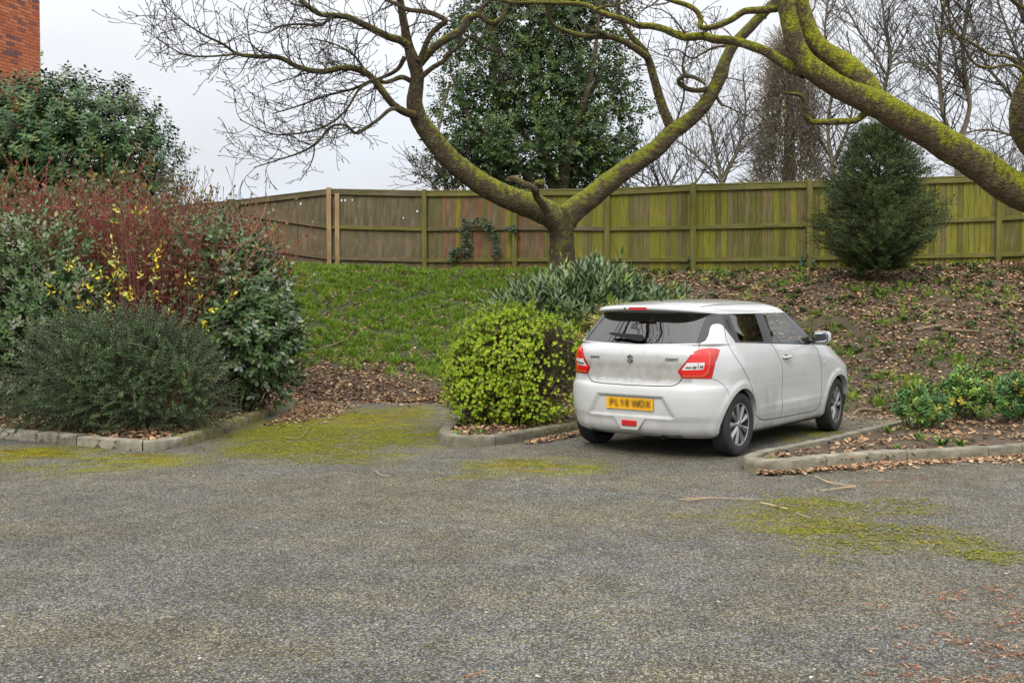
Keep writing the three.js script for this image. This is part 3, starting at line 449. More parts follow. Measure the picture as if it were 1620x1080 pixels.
groove(XZ, [[2.45, 0.70], [2.8, 0.70], [3.2, 0.66], [3.5, 0.52], [3.62, 0.3], [3.66, -0.05]], (t) => t[0][1] > 0.7 && t[0][0] > 2.4, 0.007);
// panels
{
  let door1, door2, gate, bumper, bonnet, roof;
  const d1 = [...rearDoor], d2 = [...frontDoor];
  [bonnet, soup] = cutBy(soup, (c) => c[0] - 2.62 + 0.4 * clamp((c[1] - 0.75) * 4), (t) => t[0][0] > 2.3 && t[0][1] > 0.8 && t[0][2] < 0.69 && t[0][4] > 0.35);
  const grab = (test) => { const I = [], O = []; for (const t of soup) { const x = (t[0][0] + t[1][0] + t[2][0]) / 3, y = (t[0][1] + t[1][1] + t[2][1]) / 3, z = (t[0][2] + t[1][2] + t[2][2]) / 3; (test(x, y, z, t) ? I : O).push(t); } soup = O; return I; };
  const p1 = [...rearDoor, [1.602, 0.282], [1.602, 0.7], [1.586, 0.836], [1.52, 0.93], [1.44, 1.04], [1.44, 1.5], [0.6, 1.5]], p2 = [...frontDoor, [2.45, 1.2], [1.44, 1.5], ...doorSplit];
  roof = grab((x, y, z, t) => t[0][6] >= 19);
  door1 = grab((x, y, z, t) => z > 0.6 && x > 0.4 && y < 1.28 && inside(p1, x, y) && x + z > 1.1);
  door2 = grab((x, y, z, t) => z > 0.6 && y < 1.28 && inside(p2, x, y));
  gate = grab((x, y, z) => x < 0.45 && inside([[-0.1, 0.673], [0.30, 0.676], [0.42, 0.681], [0.465, 0.69], [0.497, 0.712], [0.53, 0.76], [0.64, 1.03], [0.645, 1.12], [-0.1, 1.12]], z, y) && z < 0.645);
  bumper = grab((x, y, z) => x < 0.7 && y < 0.76 && (x + z < 1.0 || y < interp([[1.0, 0.752], [1.08, 0.735], [1.16, 0.695], [1.22, 0.645], [1.25, 0.60], [1.3, 0.4]], x + z)) && x + z < 1.3);
  Object.assign(zone, { door1, door2, gate, bumper, bonnet, roof, body: soup });
}
const both = (s) => [...s, ...mirrored(s)];
const nearArch = (t) => ARCH.some(([ax, ay]) => t.some((c) => Math.abs(Math.hypot(c[0] - ax, c[1] - ay) - ARCH_R) < 0.02));
const lipSoup = rimOf([...zone.body, ...zone.bumper, ...zone.door1, ...zone.door2, ...zone.gap].filter(nearArch), 0.06).filter((t) => t.every((c) => ARCH.some(([ax, ay]) => Math.abs(Math.hypot(c[0] - ax, c[1] - ay) - ARCH_R) < 0.014)));
zone.body.push(...lipSoup);
const body = part('body', soupGeo(both(zone.body), paintColour), paintMat, car);
part('panel_gap', soupGeo(pushed(both(zone.gap), -0.007)), gapMat, body);
part('roof', soupGeo(both(zone.roof), paintColour), paintMat, car);
part('bonnet', soupGeo(both(zone.bonnet), paintColour), paintMat, car);
const tailgate = part('tailgate', soupGeo(both(zone.gate), paintColour), paintMat, car);
const bumper = part('rear_bumper', soupGeo(both(zone.bumper), paintColour), paintMat, car);
part('pillar_trim', soupGeo(both(zone.pillars)), blackTrim, car);
part('rear_window', soupGeo(both(zone.rearGlass)), darkGlass, tailgate);
part('windscreen', soupGeo(both(zone.windscreen)), clearGlass, car);
const doors = [];
for (const s of [1, -1]) {
  const m = s > 0 ? (q) => q : mirrored;
  const rd = part('rear_door', soupGeo(m(zone.door1), paintColour), paintMat, car), fd = part('front_door', soupGeo(m(zone.door2), paintColour), paintMat, car); doors.push([rd, fd]);
  part('window', soupGeo(m(zone.rearSideGlass)), darkGlass, rd); part('window', soupGeo(m(zone.frontSideGlass)), clearGlass, fd);
  const { face, white, brd, gold } = zone.lamp, lamp = part('tail_lamp', mergeGeometries([soupGeo(m(pushed(brd, 0.004))), soupGeo(m(pushed(rimOf([...brd, ...gold, ...face, ...white], 0.012), 0.0)))]), deepRed, car);
  lamp.userData.label = 'red tail lamp with clear reversing light';
  part('red_lens', mergeGeometries([soupGeo(m(pushed(face, 0.012))), soupGeo(m(rimOf(pushed(face, 0.012), 0.01)))]), redLens, lamp);
  part('lens_trim', soupGeo(m(pushed(gold, 0.008))), amberTrim, lamp);
  part('reversing_light', soupGeo(m(pushed(white, 0.010))), clearLens, lamp);
  const bits = []; for (const [e, w, y0, y1] of [[0.655, 0.07, 0.85, 0.866], [0.735, 0.05, 0.848, 0.872], [0.80, 0.012, 0.85, 0.9], [0.825, 0.045, 0.852, 0.878]]) { let p; [p] = cutPoly(white, EY, [[e, y0], [e + w, y0], [e + w + 0.006, y1], [e + 0.012, y1]]); bits.push(...pushed(p, 0.0125)); }
  part('reflector_facet', soupGeo(m(bits)), chrome, lamp);
}
// ---- wheels, mirrors, badges, plate, seats
{
  const box = (w, h, d, r, x, y, z, rx = 0, ry = 0, rz = 0) => { const g = new RoundedBoxGeometry(w, h, d, 3, r); g.rotateX(rx); g.rotateY(ry); g.rotateZ(rz); g.translate(x, y, z); return g; };
  const archMat = new THREE.MeshStandardMaterial({ color: lin(0.022, 0.021, 0.02), roughness: 0.95, side: THREE.DoubleSide });
  // arch liners, sill and underbody
  for (const [ax, ay] of ARCH) for (const s of [1, -1]) {
    const pos = [], idx = [], n = 40; for (let k = 0; k <= n; k++) { const a = -0.12 + (k / n) * (Math.PI + 0.24); for (const [z, r] of [[0.815, ARCH_R + 0.004], [0.80, ARCH_R + 0.006], [0.56, ARCH_R + 0.012], [0.5, 0.10]]) pos.push(ax + r * Math.cos(a), Math.max(0.17, ay + r * Math.sin(a)), s * z); }
    for (let k = 0; k < n; k++) for (let q = 0; q < 3; q++) { const a = k * 4 + q, b = a + 1, c = a + 5, d = a + 4; idx.push(a, b, c, a, c, d); }
    part('wheel_arch_liner', geo(pos, idx), archMat, car);
  }
  const under = new THREE.Shape([[0.12, 0.20], [0.3, 0.17], [3.6, 0.17], [3.7, 0.22], [3.72, 0.5], [3.5, 0.6], [3.5, 0.3], [0.25, 0.3], [0.2, 0.62], [0.1, 0.6]].map(([x, y]) => new THREE.Vector2(x, y)));
  const ug = new THREE.ExtrudeGeometry(under, { depth: 1.0, bevelEnabled: false }); ug.translate(0, 0, -0.5); part('underbody', ug, archMat, car);
  const sill = []; for (const s of [1, -1]) sill.push(box(1.74, 0.06, 0.28, 0.02, 1.88, 0.205, s * 0.655)); part('sill_floor', mergeGeometries(sill), archMat, car);
  part('cabin_floor', mergeGeometries([box(2.4, 0.05, 1.5, 0.01, 1.75, 0.36, 0), box(0.05, 0.66, 1.3, 0.02, 0.30, 0.66, 0), box(0.06, 0.5, 1.5, 0.02, 2.86, 0.62, 0), ...[1, -1].map((s) => box(2.2, 0.6, 0.03, 0.01, 1.75, 0.66, s * 0.74))]), archMat, car);
  // seats
  const fabric = new THREE.MeshStandardMaterial({ color: lin(0.03, 0.03, 0.033), roughness: 0.95 });
  for (const s of [1, -1]) { const seat = part('front_seat', mergeGeometries([box(0.5, 0.18, 0.5, 0.06, 1.75, 0.55, s * 0.36), box(0.14, 0.62, 0.48, 0.06, 1.46, 0.86, s * 0.36, 0, 0, 0.24)]), fabric, car); part('headrest', box(0.1, 0.2, 0.26, 0.04, 1.36, 1.24, s * 0.36, 0, 0, 0.15), fabric, seat); }
  const bench = part('rear_seat', mergeGeometries([box(0.5, 0.18, 1.25, 0.06, 0.95, 0.55, 0), box(0.14, 0.6, 1.25, 0.06, 0.66, 0.82, 0, 0, 0, 0.24)]), fabric, car); for (const s of [1, -1]) part('headrest', box(0.09, 0.15, 0.26, 0.04, 0.57, 1.16, s * 0.36), fabric, bench);
  part('dashboard', box(0.5, 0.3, 1.4, 0.1, 2.6, 0.88, 0), blackPlastic, car);
  const wheelRing = new THREE.TorusGeometry(0.18, 0.017, 10, 40); wheelRing.rotateY(Math.PI / 2); wheelRing.rotateZ(-0.35); wheelRing.translate(2.24, 0.95, 0.36); part('steering_wheel', wheelRing, blackPlastic, car);
  // wheels
  const tyreMat = new THREE.MeshStandardMaterial({ color: lin(0.024, 0.024, 0.026), roughness: 0.8 }), capMat = new THREE.MeshStandardMaterial({ color: lin(0.33, 0.33, 0.34), roughness: 0.36, metalness: 0.6 }), capDark = new THREE.MeshStandardMaterial({ color: lin(0.03, 0.028, 0.027), roughness: 0.8 }), steel = new THREE.MeshStandardMaterial({ color: lin(0.11, 0.07, 0.055), roughness: 0.7, metalness: 0.3 });
  const R = 0.302, prof = [[0.205, -0.075], [0.225, -0.087], [0.262, -0.092], [0.286, -0.086], [0.297, -0.075], [R, -0.06], [R, -0.046], [R - 0.007, -0.045], [R - 0.007, -0.039], [R, -0.038], [R + 0.001, -0.013], [R - 0.007, -0.012], [R - 0.007, -0.005], [R + 0.001, -0.004], [R + 0.001, 0.013], [R - 0.007, 0.014], [R - 0.007, 0.02], [R, 0.021], [R, 0.038], [R - 0.007, 0.039], [R - 0.007, 0.045], [R, 0.046], [R, 0.06], [0.297, 0.075], [0.291, 0.083], [0.286, 0.086], [0.276, 0.089], [0.262, 0.092], [0.24, 0.0905], [0.225, 0.087], [0.213, 0.081], [0.207, 0.072]].map(([r, z]) => new THREE.Vector2(r, z));
  const tyreG = new THREE.LatheGeometry(prof, 72); tyreG.rotateX(Math.PI / 2);
  const rimProf = [[0.0, 0.02], [0.1, 0.018], [0.17, 0.012], [0.185, 0.03], [0.2, 0.058], [0.208, 0.07], [0.2105, 0.078], [0.207, 0.08], [0.2, 0.074]].map(([r, z]) => new THREE.Vector2(r, z)), rimG = new THREE.LatheGeometry(rimProf, 60); rimG.rotateX(Math.PI / 2);
  const lipG = new THREE.LatheGeometry([[0.192, 0.072], [0.199, 0.078], [0.207, 0.078], [0.2095, 0.072]].map(([r, z]) => new THREE.Vector2(r, z)), 60); lipG.rotateX(Math.PI / 2);
  const hubG = new THREE.LatheGeometry([[0.0, 0.082], [0.022, 0.081], [0.03, 0.078], [0.04, 0.066], [0.046, 0.05]].map(([r, z]) => new THREE.Vector2(r, z)), 32); hubG.rotateX(Math.PI / 2);
  const blade = (a0, w0, w1, skew) => { // one faceted spoke: [radius, left, ridge, right]
    const pos = [], idx = []; const st = [[0.03, w0, 0.0, 0.074, 0.060], [0.09, w0 * 1.25, skew * 0.4, 0.082, 0.062], [0.15, w1 * 0.85, skew * 0.8, 0.082, 0.062], [0.188, w1, skew, 0.079, 0.066], [0.2, w1 * 1.05, skew * 1.1, 0.075, 0.07]];
    for (const [r, w, k, hz, lz] of st) { const P = (off, z) => { const a = a0 + (off + k) / r; pos.push(r * Math.cos(a), r * Math.sin(a), z); }; P(-w * 0.9, lz - 0.03); P(-w, lz); P(-w * 0.15, hz); P(w * 0.8, lz + 0.006); P(w * 0.7, lz - 0.03); }
    for (let i = 0; i < st.length - 1; i++) for (let q = 0; q < 4; q++) { const a = i * 5 + q, b = a + 1, c = a + 6, d = a + 5; idx.push(a, d, c, a, c, b); }
    return toCreasedNormals(geo(pos, idx), 0.3);
  };
  const spokeA = blade(0, 0.0135, 0.034, 0.024), discG = new THREE.CylinderGeometry(0.13, 0.13, 0.02, 40); discG.rotateX(Math.PI / 2); discG.translate(0, 0, -0.02);
  const makeWheel = (x, s, steer) => {
    const w = new THREE.Group(); w.name = 'wheel'; w.position.set(x, 0.299, s * 0.762); w.rotation.y = steer + (s < 0 ? Math.PI : 0); car.add(w);
    const ty = part('tyre', tyreG, tyreMat, w); ty.scale.set(1, 1, 1); part('rim', rimG, capDark, w); part('rim_lip', lipG, capMat, w); part('hub_cap', hubG, capMat, w); part('brake_disc', discG, steel, w);
    for (let k = 0; k < 9; k++) { const m = part('spoke', spokeA, capMat, w); m.rotation.z = (k / 9) * 2 * Math.PI + 0.25 + x; }
  };
  for (const s of [1, -1]) { makeWheel(ARCH[0][0], s, 0); makeWheel(ARCH[1][0], s, 0.09); }
  // door mirrors and handles
  for (const s of [1, -1]) {
    const [, fd] = doors[s > 0 ? 0 : 1], mir = new THREE.Group(); mir.name = 'door_mirror'; mir.position.set(2.36, 1.085, s * 0.955); mir.rotation.y = -s * 0.16; car.add(mir);
    const sh = new THREE.SphereGeometry(1, 32, 20); const p = sh.attributes.position; for (let i = 0; i < p.count; i++) { const q = V().fromBufferAttribute(p, i), f = (c) => Math.sign(c) * Math.pow(Math.abs(c), 0.62); p.setXYZ(i, q.x < 0 ? q.x * 0.012 : f(q.x) * 0.085, f(q.y) * 0.068, f(q.z) * 0.098); } sh.computeVertexNormals();
    const white = geo([...p.array], [...sh.index.array], { col: new Array(p.count * 3).fill(0.55) }); part('mirror_housing', white, paintMat, mir);
    const pane = new THREE.SphereGeometry(1, 32, 20); const pp = pane.attributes.position; for (let i = 0; i < pp.count; i++) { const q = V().fromBufferAttribute(pp, i), f = (c) => Math.sign(c) * Math.pow(Math.abs(c), 0.62); pp.setXYZ(i, q.x * 0.004 - 0.017, f(q.y) * 0.054, f(q.z) * 0.083); } pane.computeVertexNormals();
    part('mirror_glass', pane, new THREE.MeshStandardMaterial({ color: lin(0.62, 0.68, 0.72), metalness: 1, roughness: 0.04 }), mir);
    const ring = pane.clone(); ring.scale(1.2, 1.14, 1.1); ring.translate(0.007, 0, 0); part('mirror_surround', ring, blackPlastic, mir);
    part('mirror_stalk', box(0.05, 0.035, 0.14, 0.012, 0.03, -0.05, -s * 0.11), blackPlastic, mir);
    part('mirror_base', box(0.13, 0.07, 0.02, 0.008, 2.33, 1.052, s * 0.80, 0, 0, 0.1), blackPlastic, fd);
    const grip = new THREE.TubeGeometry(new THREE.CatmullRomCurve3([V(1.625, 0.895, s * 0.842), V(1.65, 0.897, s * 0.868), V(1.72, 0.899, s * 0.876), V(1.785, 0.898, s * 0.868), V(1.805, 0.897, s * 0.842)]), 24, 0.0135, 10); grip.setAttribute('color', new THREE.Float32BufferAttribute(new Float32Array(grip.attributes.position.count * 3).fill(0.56), 3));
    part('handle', grip, paintMat, fd); const cup = new THREE.SphereGeometry(0.05, 24, 12); cup.scale(1.1, 0.62, 0.12); cup.translate(1.715, 0.893, s * 0.843); part('handle_recess', cup, capDark, fd);
    const rep = new THREE.SphereGeometry(0.018, 18, 10); rep.scale(1.2, 0.8, 0.35); rep.translate(2.69, 0.80, s * 0.862); part('side_repeater', rep, clearLens, car);
    const pull = box(0.05, 0.12, 0.012, 0.005, 0.715, 1.24, s * 0.696, -s * 0.46, 0, -0.22); part('rear_door_pull', pull, blackPlastic, doors[s > 0 ? 0 : 1][0]);
  }
  // rear: wiper, brake light, badges, plate, reflector, aerial
  const slab = (pts, d) => { const g = new THREE.ExtrudeGeometry(new THREE.Shape(pts.map(([x, y]) => new THREE.Vector2(x, y))), { depth: d, bevelEnabled: true, bevelThickness: 0.001, bevelSize: 0.001, bevelSegments: 1 }); return g; };
  const onRear = (g, z, y, x, tilt = 0) => { g.rotateY(-Math.PI / 2); g.rotateZ(tilt); g.translate(x, y, z); return g; };   // drawn in x (to the right), y (up), facing backwards
  const arm = slab([[-0.33, 0.05], [-0.30, 0.052], [0.03, 0.036], [0.05, 0.02], [0.05, -0.01], [0.03, -0.022], [-0.02, -0.02], [-0.33, 0.037]], 0.02); onRear(arm, 0.06, 1.115, 0.103, -0.0); arm.rotateZ(0); part('wiper', arm, blackPlastic, tailgate);
  const brake = slab([[-0.10, -0.010], [0.10, -0.010], [0.094, 0.016], [-0.094, 0.016]], 0.02); onRear(brake, 0, 1.397, 0.178); part('high_brake_light', brake, deepRed, tailgate);
  const jet = new THREE.SphereGeometry(0.009, 12, 8); jet.translate(0.165, 1.403, -0.145); part('washer_jet', jet, blackPlastic, tailgate);
  const S = [[0, 1], [0.9, 0.4], [0.62, 0.22], [0, 0.62], [-0.32, 0.42], [0.9, -0.38], [0.9, -0.4], [0, -1], [-0.9, -0.4], [-0.62, -0.22], [0, -0.62], [0.32, -0.42], [-0.9, 0.38], [-0.9, 0.4]].map(([a, b]) => [a * 0.038, b * 0.04]);
  part('emblem', onRear(slab(S, 0.006), 0, 0.925, 0.032), darkChrome, tailgate);
  const { FontLoader } = await import('three/addons/loaders/FontLoader.js'), { TextGeometry } = await import('three/addons/geometries/TextGeometry.js');
  const font = await new FontLoader().loadAsync('fonts/droid/droid_sans_bold.typeface.json');
  const word = (t, h, wide, shear, z, y, x, turn, m) => { const g = new TextGeometry(t, { font, size: h, depth: 0.004, curveSegments: 3 }); g.computeBoundingBox(); const b = g.boundingBox, w = b.max.x - b.min.x; g.translate(-b.min.x - w / 2, 0, 0); g.scale(wide / w, 1, 1); g.applyMatrix4(new THREE.Matrix4().set(1, shear, 0, 0, 0, 1, 0, 0, 0, 0, 1, 0, 0, 0, 0, 1)); g.rotateY(turn); onRear(g, z, y, x); part('badge_lettering', g, m, tailgate); };
  word('SUZUKI', 0.021, 0.115, 0, -0.415, 0.918, 0.056, -0.14, darkChrome); word('SWIFT', 0.026, 0.125, 0.35, 0.43, 0.915, 0.058, 0.16, darkChrome);
  const cv = document.createElement('canvas'); cv.width = 260; cv.height = 56; const c2 = cv.getContext('2d'); c2.fillStyle = '#f0b414'; c2.fillRect(0, 0, 260, 56); c2.fillStyle = '#3a2a08'; c2.font = 'bold 48px sans-serif'; c2.textAlign = 'center';
  'PL18'.split('').forEach((ch, i) => c2.fillText(ch, 31 + i * 29, 45)); 'WOX'.split('').forEach((ch, i) => c2.fillText(ch, 165 + i * 34, 45));
  const im = c2.getImageData(0, 0, 260, 56), src = im.data; let A = new Float32Array(260 * 56 * 3); for (let i = 0; i < 260 * 56; i++) for (let c = 0; c < 3; c++) A[i * 3 + c] = src[i * 4 + c];
  for (let pass = 0; pass < 3; pass++) for (const [dx, dy] of [[1, 0], [0, 1]]) { const B = new Float32Array(A.length); for (let y = 0; y < 56; y++) for (let x = 0; x < 260; x++) for (let c = 0; c < 3; c++) { let s = 0; for (let k = -5; k <= 5; k++) s += A[(clamp(y + dy * k, 0, 55) * 260 + clamp(x + dx * k, 0, 259)) * 3 + c]; B[(y * 260 + x) * 3 + c] = s / 11; } A = B; }
  for (let i = 0; i < 260 * 56; i++) for (let c = 0; c < 3; c++) src[i * 4 + c] = A[i * 3 + c]; c2.putImageData(im, 0, 0);
  const pt = new THREE.CanvasTexture(cv); pt.colorSpace = THREE.SRGBColorSpace;
  const plate = new THREE.PlaneGeometry(0.52, 0.112); plate.rotateY(-Math.PI / 2); plate.translate(0.0195, 0.497, 0); const pl = part('number_plate', new RoundedBoxGeometry(0.01, 0.112, 0.52, 2, 0.003).translate(0.026, 0.497, 0), blackPlastic, bumper); part('plate_face', plate, new THREE.MeshStandardMaterial({ map: pt, roughness: 0.4 }), pl);
  const bez = slab([[-0.17, 0.055], [0.17, 0.055], [0.09, -0.055], [-0.09, -0.055]], 0.015); onRear(bez, 0, 0.305, 0.036); const bz = part('reflector_bezel', bez, new THREE.MeshPhysicalMaterial({ color: lin(0.5, 0.49, 0.47), roughness: 0.4, clearcoat: 0.7 }), bumper);
  part('fog_lamp', new RoundedBoxGeometry(0.03, 0.058, 0.165, 3, 0.01).translate(0.022, 0.312, 0), deepRed, bz);
  part('tailgate_release', new RoundedBoxGeometry(0.03, 0.018, 0.14, 2, 0.005).translate(0.036, 0.667, 0.0), blackPlastic, tailgate);
  const aer = new THREE.CylinderGeometry(0.004, 0.012, 0.05, 10); aer.translate(0.62, 1.482, 0); part('aerial', mergeGeometries([aer.toNonIndexed(), box(0.06, 0.02, 0.03, 0.008, 0.63, 1.468, 0)]), blackPlastic, car);
  const pipe = new THREE.CylinderGeometry(0.025, 0.025, 0.25, 16, 1, true); pipe.rotateZ(Math.PI / 2); pipe.translate(0.22, 0.2, 0.33); part('exhaust_pipe', pipe, new THREE.MeshStandardMaterial({ color: lin(0.1, 0.09, 0.08), metalness: 0.8, roughness: 0.5, side: THREE.DoubleSide }), car);
}

// ---------------------------------------------------------------- wood and leaves
class Acc {
  constructor(withUv) { this.pos = []; this.col = []; this.idx = []; this.uv = withUv ? [] : null; }
  get n() { return this.pos.length / 3; }
  tube(pts, rad, sides, colour, knobbly = 0) { // pts: Vector3[], rad: number[]; colour(p, n) -> [r, g, b]
    const n0 = this.n, m = pts.length; let N = null, run = 0; const T = new THREE.Vector3(), B = new THREE.Vector3(), q = new THREE.Vector3(), d = new THREE.Vector3();
    for (let i = 0; i < m; i++) {
      T.copy(pts[Math.min(i + 1, m - 1)]).sub(pts[Math.max(i - 1, 0)]).normalize();
      if (!N) N = Math.abs(T.y) < 0.9 ? V(0, 1, 0) : V(1, 0, 0); N.addScaledVector(T, -N.dot(T)).normalize(); B.crossVectors(T, N);
      if (i) run += pts[i].distanceTo(pts[i - 1]);
      for (let k = 0; k < sides; k++) {
        const a = (k / sides) * 2 * Math.PI; d.copy(N).multiplyScalar(Math.cos(a)).addScaledVector(B, Math.sin(a)); let r = rad[i];
        if (knobbly) { q.copy(pts[i]).addScaledVector(d, r); r *= 1 + knobbly * (0.6 * n3(q.x * 3.3, q.y * 3.3, q.z * 3.3) + 0.4 * n3(q.x * 11, q.y * 11, q.z * 11) + 0.25 * n3(q.x * 34, q.y * 34, q.z * 34)); }
        q.copy(pts[i]).addScaledVector(d, r); this.pos.push(q.x, q.y, q.z); const c = colour(q, d); this.col.push(c[0], c[1], c[2]); if (this.uv) this.uv.push(Math.abs(k / sides - 0.5) * 2 * Math.PI * rad[0], run);
      }
    }
    for (let i = 0; i < m - 1; i++) for (let k = 0; k < sides; k++) { const a = n0 + i * sides + k, b = n0 + i * sides + ((k + 1) % sides); this.idx.push(a, b, b + sides, a, b + sides, a + sides); }
    for (let k = 1; k < sides - 1; k++) this.idx.push(n0 + (m - 1) * sides, n0 + (m - 1) * sides + k, n0 + (m - 1) * sides + k + 1);
  }
  leaf(p, axis, side, len, wid, fold, c) { // a leaf folded along its midrib; larger ones have a rounder blade
    const n0 = this.n, up = _u.crossVectors(side, axis), h = wid / 2;
    const put = (a, s, u) => this.pos.push(p.x + axis.x * a + side.x * s + up.x * u, p.y + axis.y * a + side.y * s + up.y * u, p.z + axis.z * a + side.z * s + up.z * u);
    put(0, 0, 0);
    if (this.plain || len < 0.045 || wid < 0.02) {
      put(len * 0.5, h, fold * wid); put(len * 0.5, -h, fold * wid); put(len, 0, -fold * wid * 0.8); put(len * 0.52, 0, 0);
      for (let k = 0; k < 5; k++) this.col.push(c[0], c[1], c[2]);
      this.idx.push(n0, n0 + 4, n0 + 1, n0 + 1, n0 + 4, n0 + 3, n0 + 3, n0 + 4, n0 + 2, n0 + 2, n0 + 4, n0); return;
    }
    put(len * 0.28, h * 0.88, fold * wid); put(len * 0.28, -h * 0.88, fold * wid); put(len * 0.66, h * 0.86, fold * wid * 0.7); put(len * 0.66, -h * 0.86, fold * wid * 0.7); put(len, 0, -fold * wid); put(len * 0.3, 0, fold * wid * 0.25); put(len * 0.68, 0, 0);
    for (let k = 0; k < 8; k++) this.col.push(c[0], c[1], c[2]);
    this.idx.push(n0, n0 + 6, n0 + 1, n0, n0 + 2, n0 + 6, n0 + 1, n0 + 6, n0 + 3, n0 + 6, n0 + 7, n0 + 3, n0 + 2, n0 + 4, n0 + 6, n0 + 6, n0 + 4, n0 + 7, n0 + 3, n0 + 7, n0 + 5, n0 + 4, n0 + 5, n0 + 7);
  }
  geo() { return geo(this.pos, this.idx, { col: this.col, uv: this.uv }); }
}
const _u = new THREE.Vector3(), _s = new THREE.Vector3(), _a = new THREE.Vector3();
const barkTile = (() => { const a = noiseTile(40, 51, 16), b = noiseTile(110, 52, 60), c = noiseTile(12, 53, 5); return tex(512, 512, (x, y) => { const u = x / 512, v = y / 512, g = clamp(0.6 * Math.abs(a(u, v) - 0.5) * 2.4 + 0.3 * b(u, v) + 0.25 * c(u, v)); return [g, g, g]; }, false, [1.6, 1.6]); })();
const barkTint = (() => { const a = noiseTile(40, 51, 16), b = noiseTile(130, 54, 70); return tex(512, 512, (x, y) => { const u = x / 512, v = y / 512, g = 0.74 + 0.2 * clamp(Math.abs(a(u, v) - 0.5) * 2.4) + 0.2 * b(u, v); return [g, g, g]; }, true, [1.6, 1.6]); })();
const barkMat = new THREE.MeshStandardMaterial({ vertexColors: true, roughness: 0.95, bumpMap: barkTile, bumpScale: 0.04, map: barkTint });
const poleMat = new THREE.MeshStandardMaterial({ vertexColors: true, roughness: 0.95 });
const twigMat = new THREE.MeshStandardMaterial({ vertexColors: true, roughness: 0.9 });
const leafMat = new THREE.MeshPhysicalMaterial({ vertexColors: true, roughness: 0.42, side: THREE.DoubleSide, specularIntensity: 0.6 });
const softLeafMat = new THREE.MeshPhysicalMaterial({ vertexColors: true, roughness: 0.7, side: THREE.DoubleSide, specularIntensity: 0.5 });
const jitter = (c, r, k = 0.25, h = 0.1) => { const f = 1 + k * (r() * 2 - 1), w = h * (r() * 2 - 1); return [c[0] * f * (1 + w), c[1] * f, c[2] * f * (1 - w)]; };

function barkColour(base, pale, moss, amount) { // bark with lichen patches and moss cushions where rain keeps limbs wet
  return (p, d, more = 0) => {
    const n = fbm3(p.x * 2.2, p.y * 2.2, p.z * 2.2, 3), f = n3(p.x * 17, p.y * 17, p.z * 17), g = n3(p.x * 45, p.y * 45, p.z * 45), k = 1 + 0.25 * f + 0.18 * g;
    let c = [base[0] * k, base[1] * k, base[2] * k]; const l = clamp((fbm3(p.x * 5 + 9, p.y * 5, p.z * 5, 3) - 0.22) * 5) * 0.8; c = c.map((q, i) => lerp(q, pale[i] * k, l));
    const m = clamp((d.y * 0.85 + 0.55 * n + 0.3 * f + 0.3 * g - 1 + amount + more) * 2.6); const mk = 0.8 + 0.5 * (0.5 + 0.5 * g) + 0.15 * f;
    return c.map((q, i) => lerp(q, moss[i] * mk, m));
  };
}
const mossGreen = [0.2, 0.21, 0.008];
function spline(pts, rads, step) { // smooth a traced limb; returns dense points and radii
  const c = new THREE.CatmullRomCurve3(pts, false, 'centripetal'), L = c.getLength(), n = Math.max(4, Math.ceil(L / step)), P = [], R = [];
  const len = [0]; for (let i = 1; i < pts.length; i++) len.push(len[i - 1] + pts[i].distanceTo(pts[i - 1]));
  for (let i = 0; i <= n; i++) { const t = i / n, p = c.getPointAt(t); P.push(p); const s = t * len[len.length - 1]; let k = 0; while (k < len.length - 2 && s > len[k + 1]) k++; R.push(lerp(rads[k], rads[k + 1], clamp((s - len[k]) / (len[k + 1] - len[k] || 1)))); }
  return { P, R, L };
}
const traced = (list, z0, z1, step = 0.06) => { const n = list.length - 1; const pts = list.map(([u, v, w, Z], i) => at(u, v, Z ?? lerp(z0, z1, i / n))), rads = list.map(([, , w], i) => (w / 2 / F) * -pts[i].z * 0.9); return spline(pts, rads, step); };

// twigs: crooked shoots that fork again and again
function twig(acc, p, dir, len, r, level, R, o) {
  const seg = Math.max(3, Math.min(7, Math.round(len / o.seg))), pts = [p.clone()], rad = [r], d = dir.clone(), q = p.clone(), dirs = [];
  for (let i = 1; i <= seg; i++) {
    d.x += o.crook * (R() - 0.5); d.y += o.crook * (R() - 0.5) + o.lift; d.z += o.crook * (R() - 0.5); d.normalize(); q.addScaledVector(d, len / seg); pts.push(q.clone()); dirs.push(d.clone()); rad.push(Math.max(o.rmin, r * (1 - 0.7 * (i / seg))));
  }
  if (level === 0 && o.bud) rad[seg] = rad[seg] * o.bud;
  acc.tube(pts, rad, level > 1 ? 5 : 3, o.colour);
  if (level <= 0) return;
  const kids = Math.max(1, Math.round((len * o.per) * (level > 1 ? 1 : 1.35)));
  for (let k = 0; k < kids; k++) {
    const t = 0.18 + 0.82 * ((k + 0.5 + 0.6 * (R() - 0.5)) / kids), i = Math.min(seg - 1, Math.floor(t * seg)), b = pts[i].clone().lerp(pts[i + 1], clamp(t * seg - i)), side = V(R() - 0.5, R() - 0.5, R() - 0.5); side.addScaledVector(dirs[i], -side.dot(dirs[i])).normalize();
    const a = o.angle * (0.7 + 0.6 * R()), nd = dirs[i].clone().multiplyScalar(Math.cos(a)).addScaledVector(side, Math.sin(a)); nd.normalize();
    twig(acc, b, nd, len * o.shrink * (0.55 + 0.6 * R()) * (1 - 0.35 * t), Math.max(o.rmin, lerp(r, r * 0.3, t) * 0.62), level - 1, R, o);
  }
  twig(acc, q, d, len * o.shrink * 0.8, rad[seg], level - 1, R, o);
}
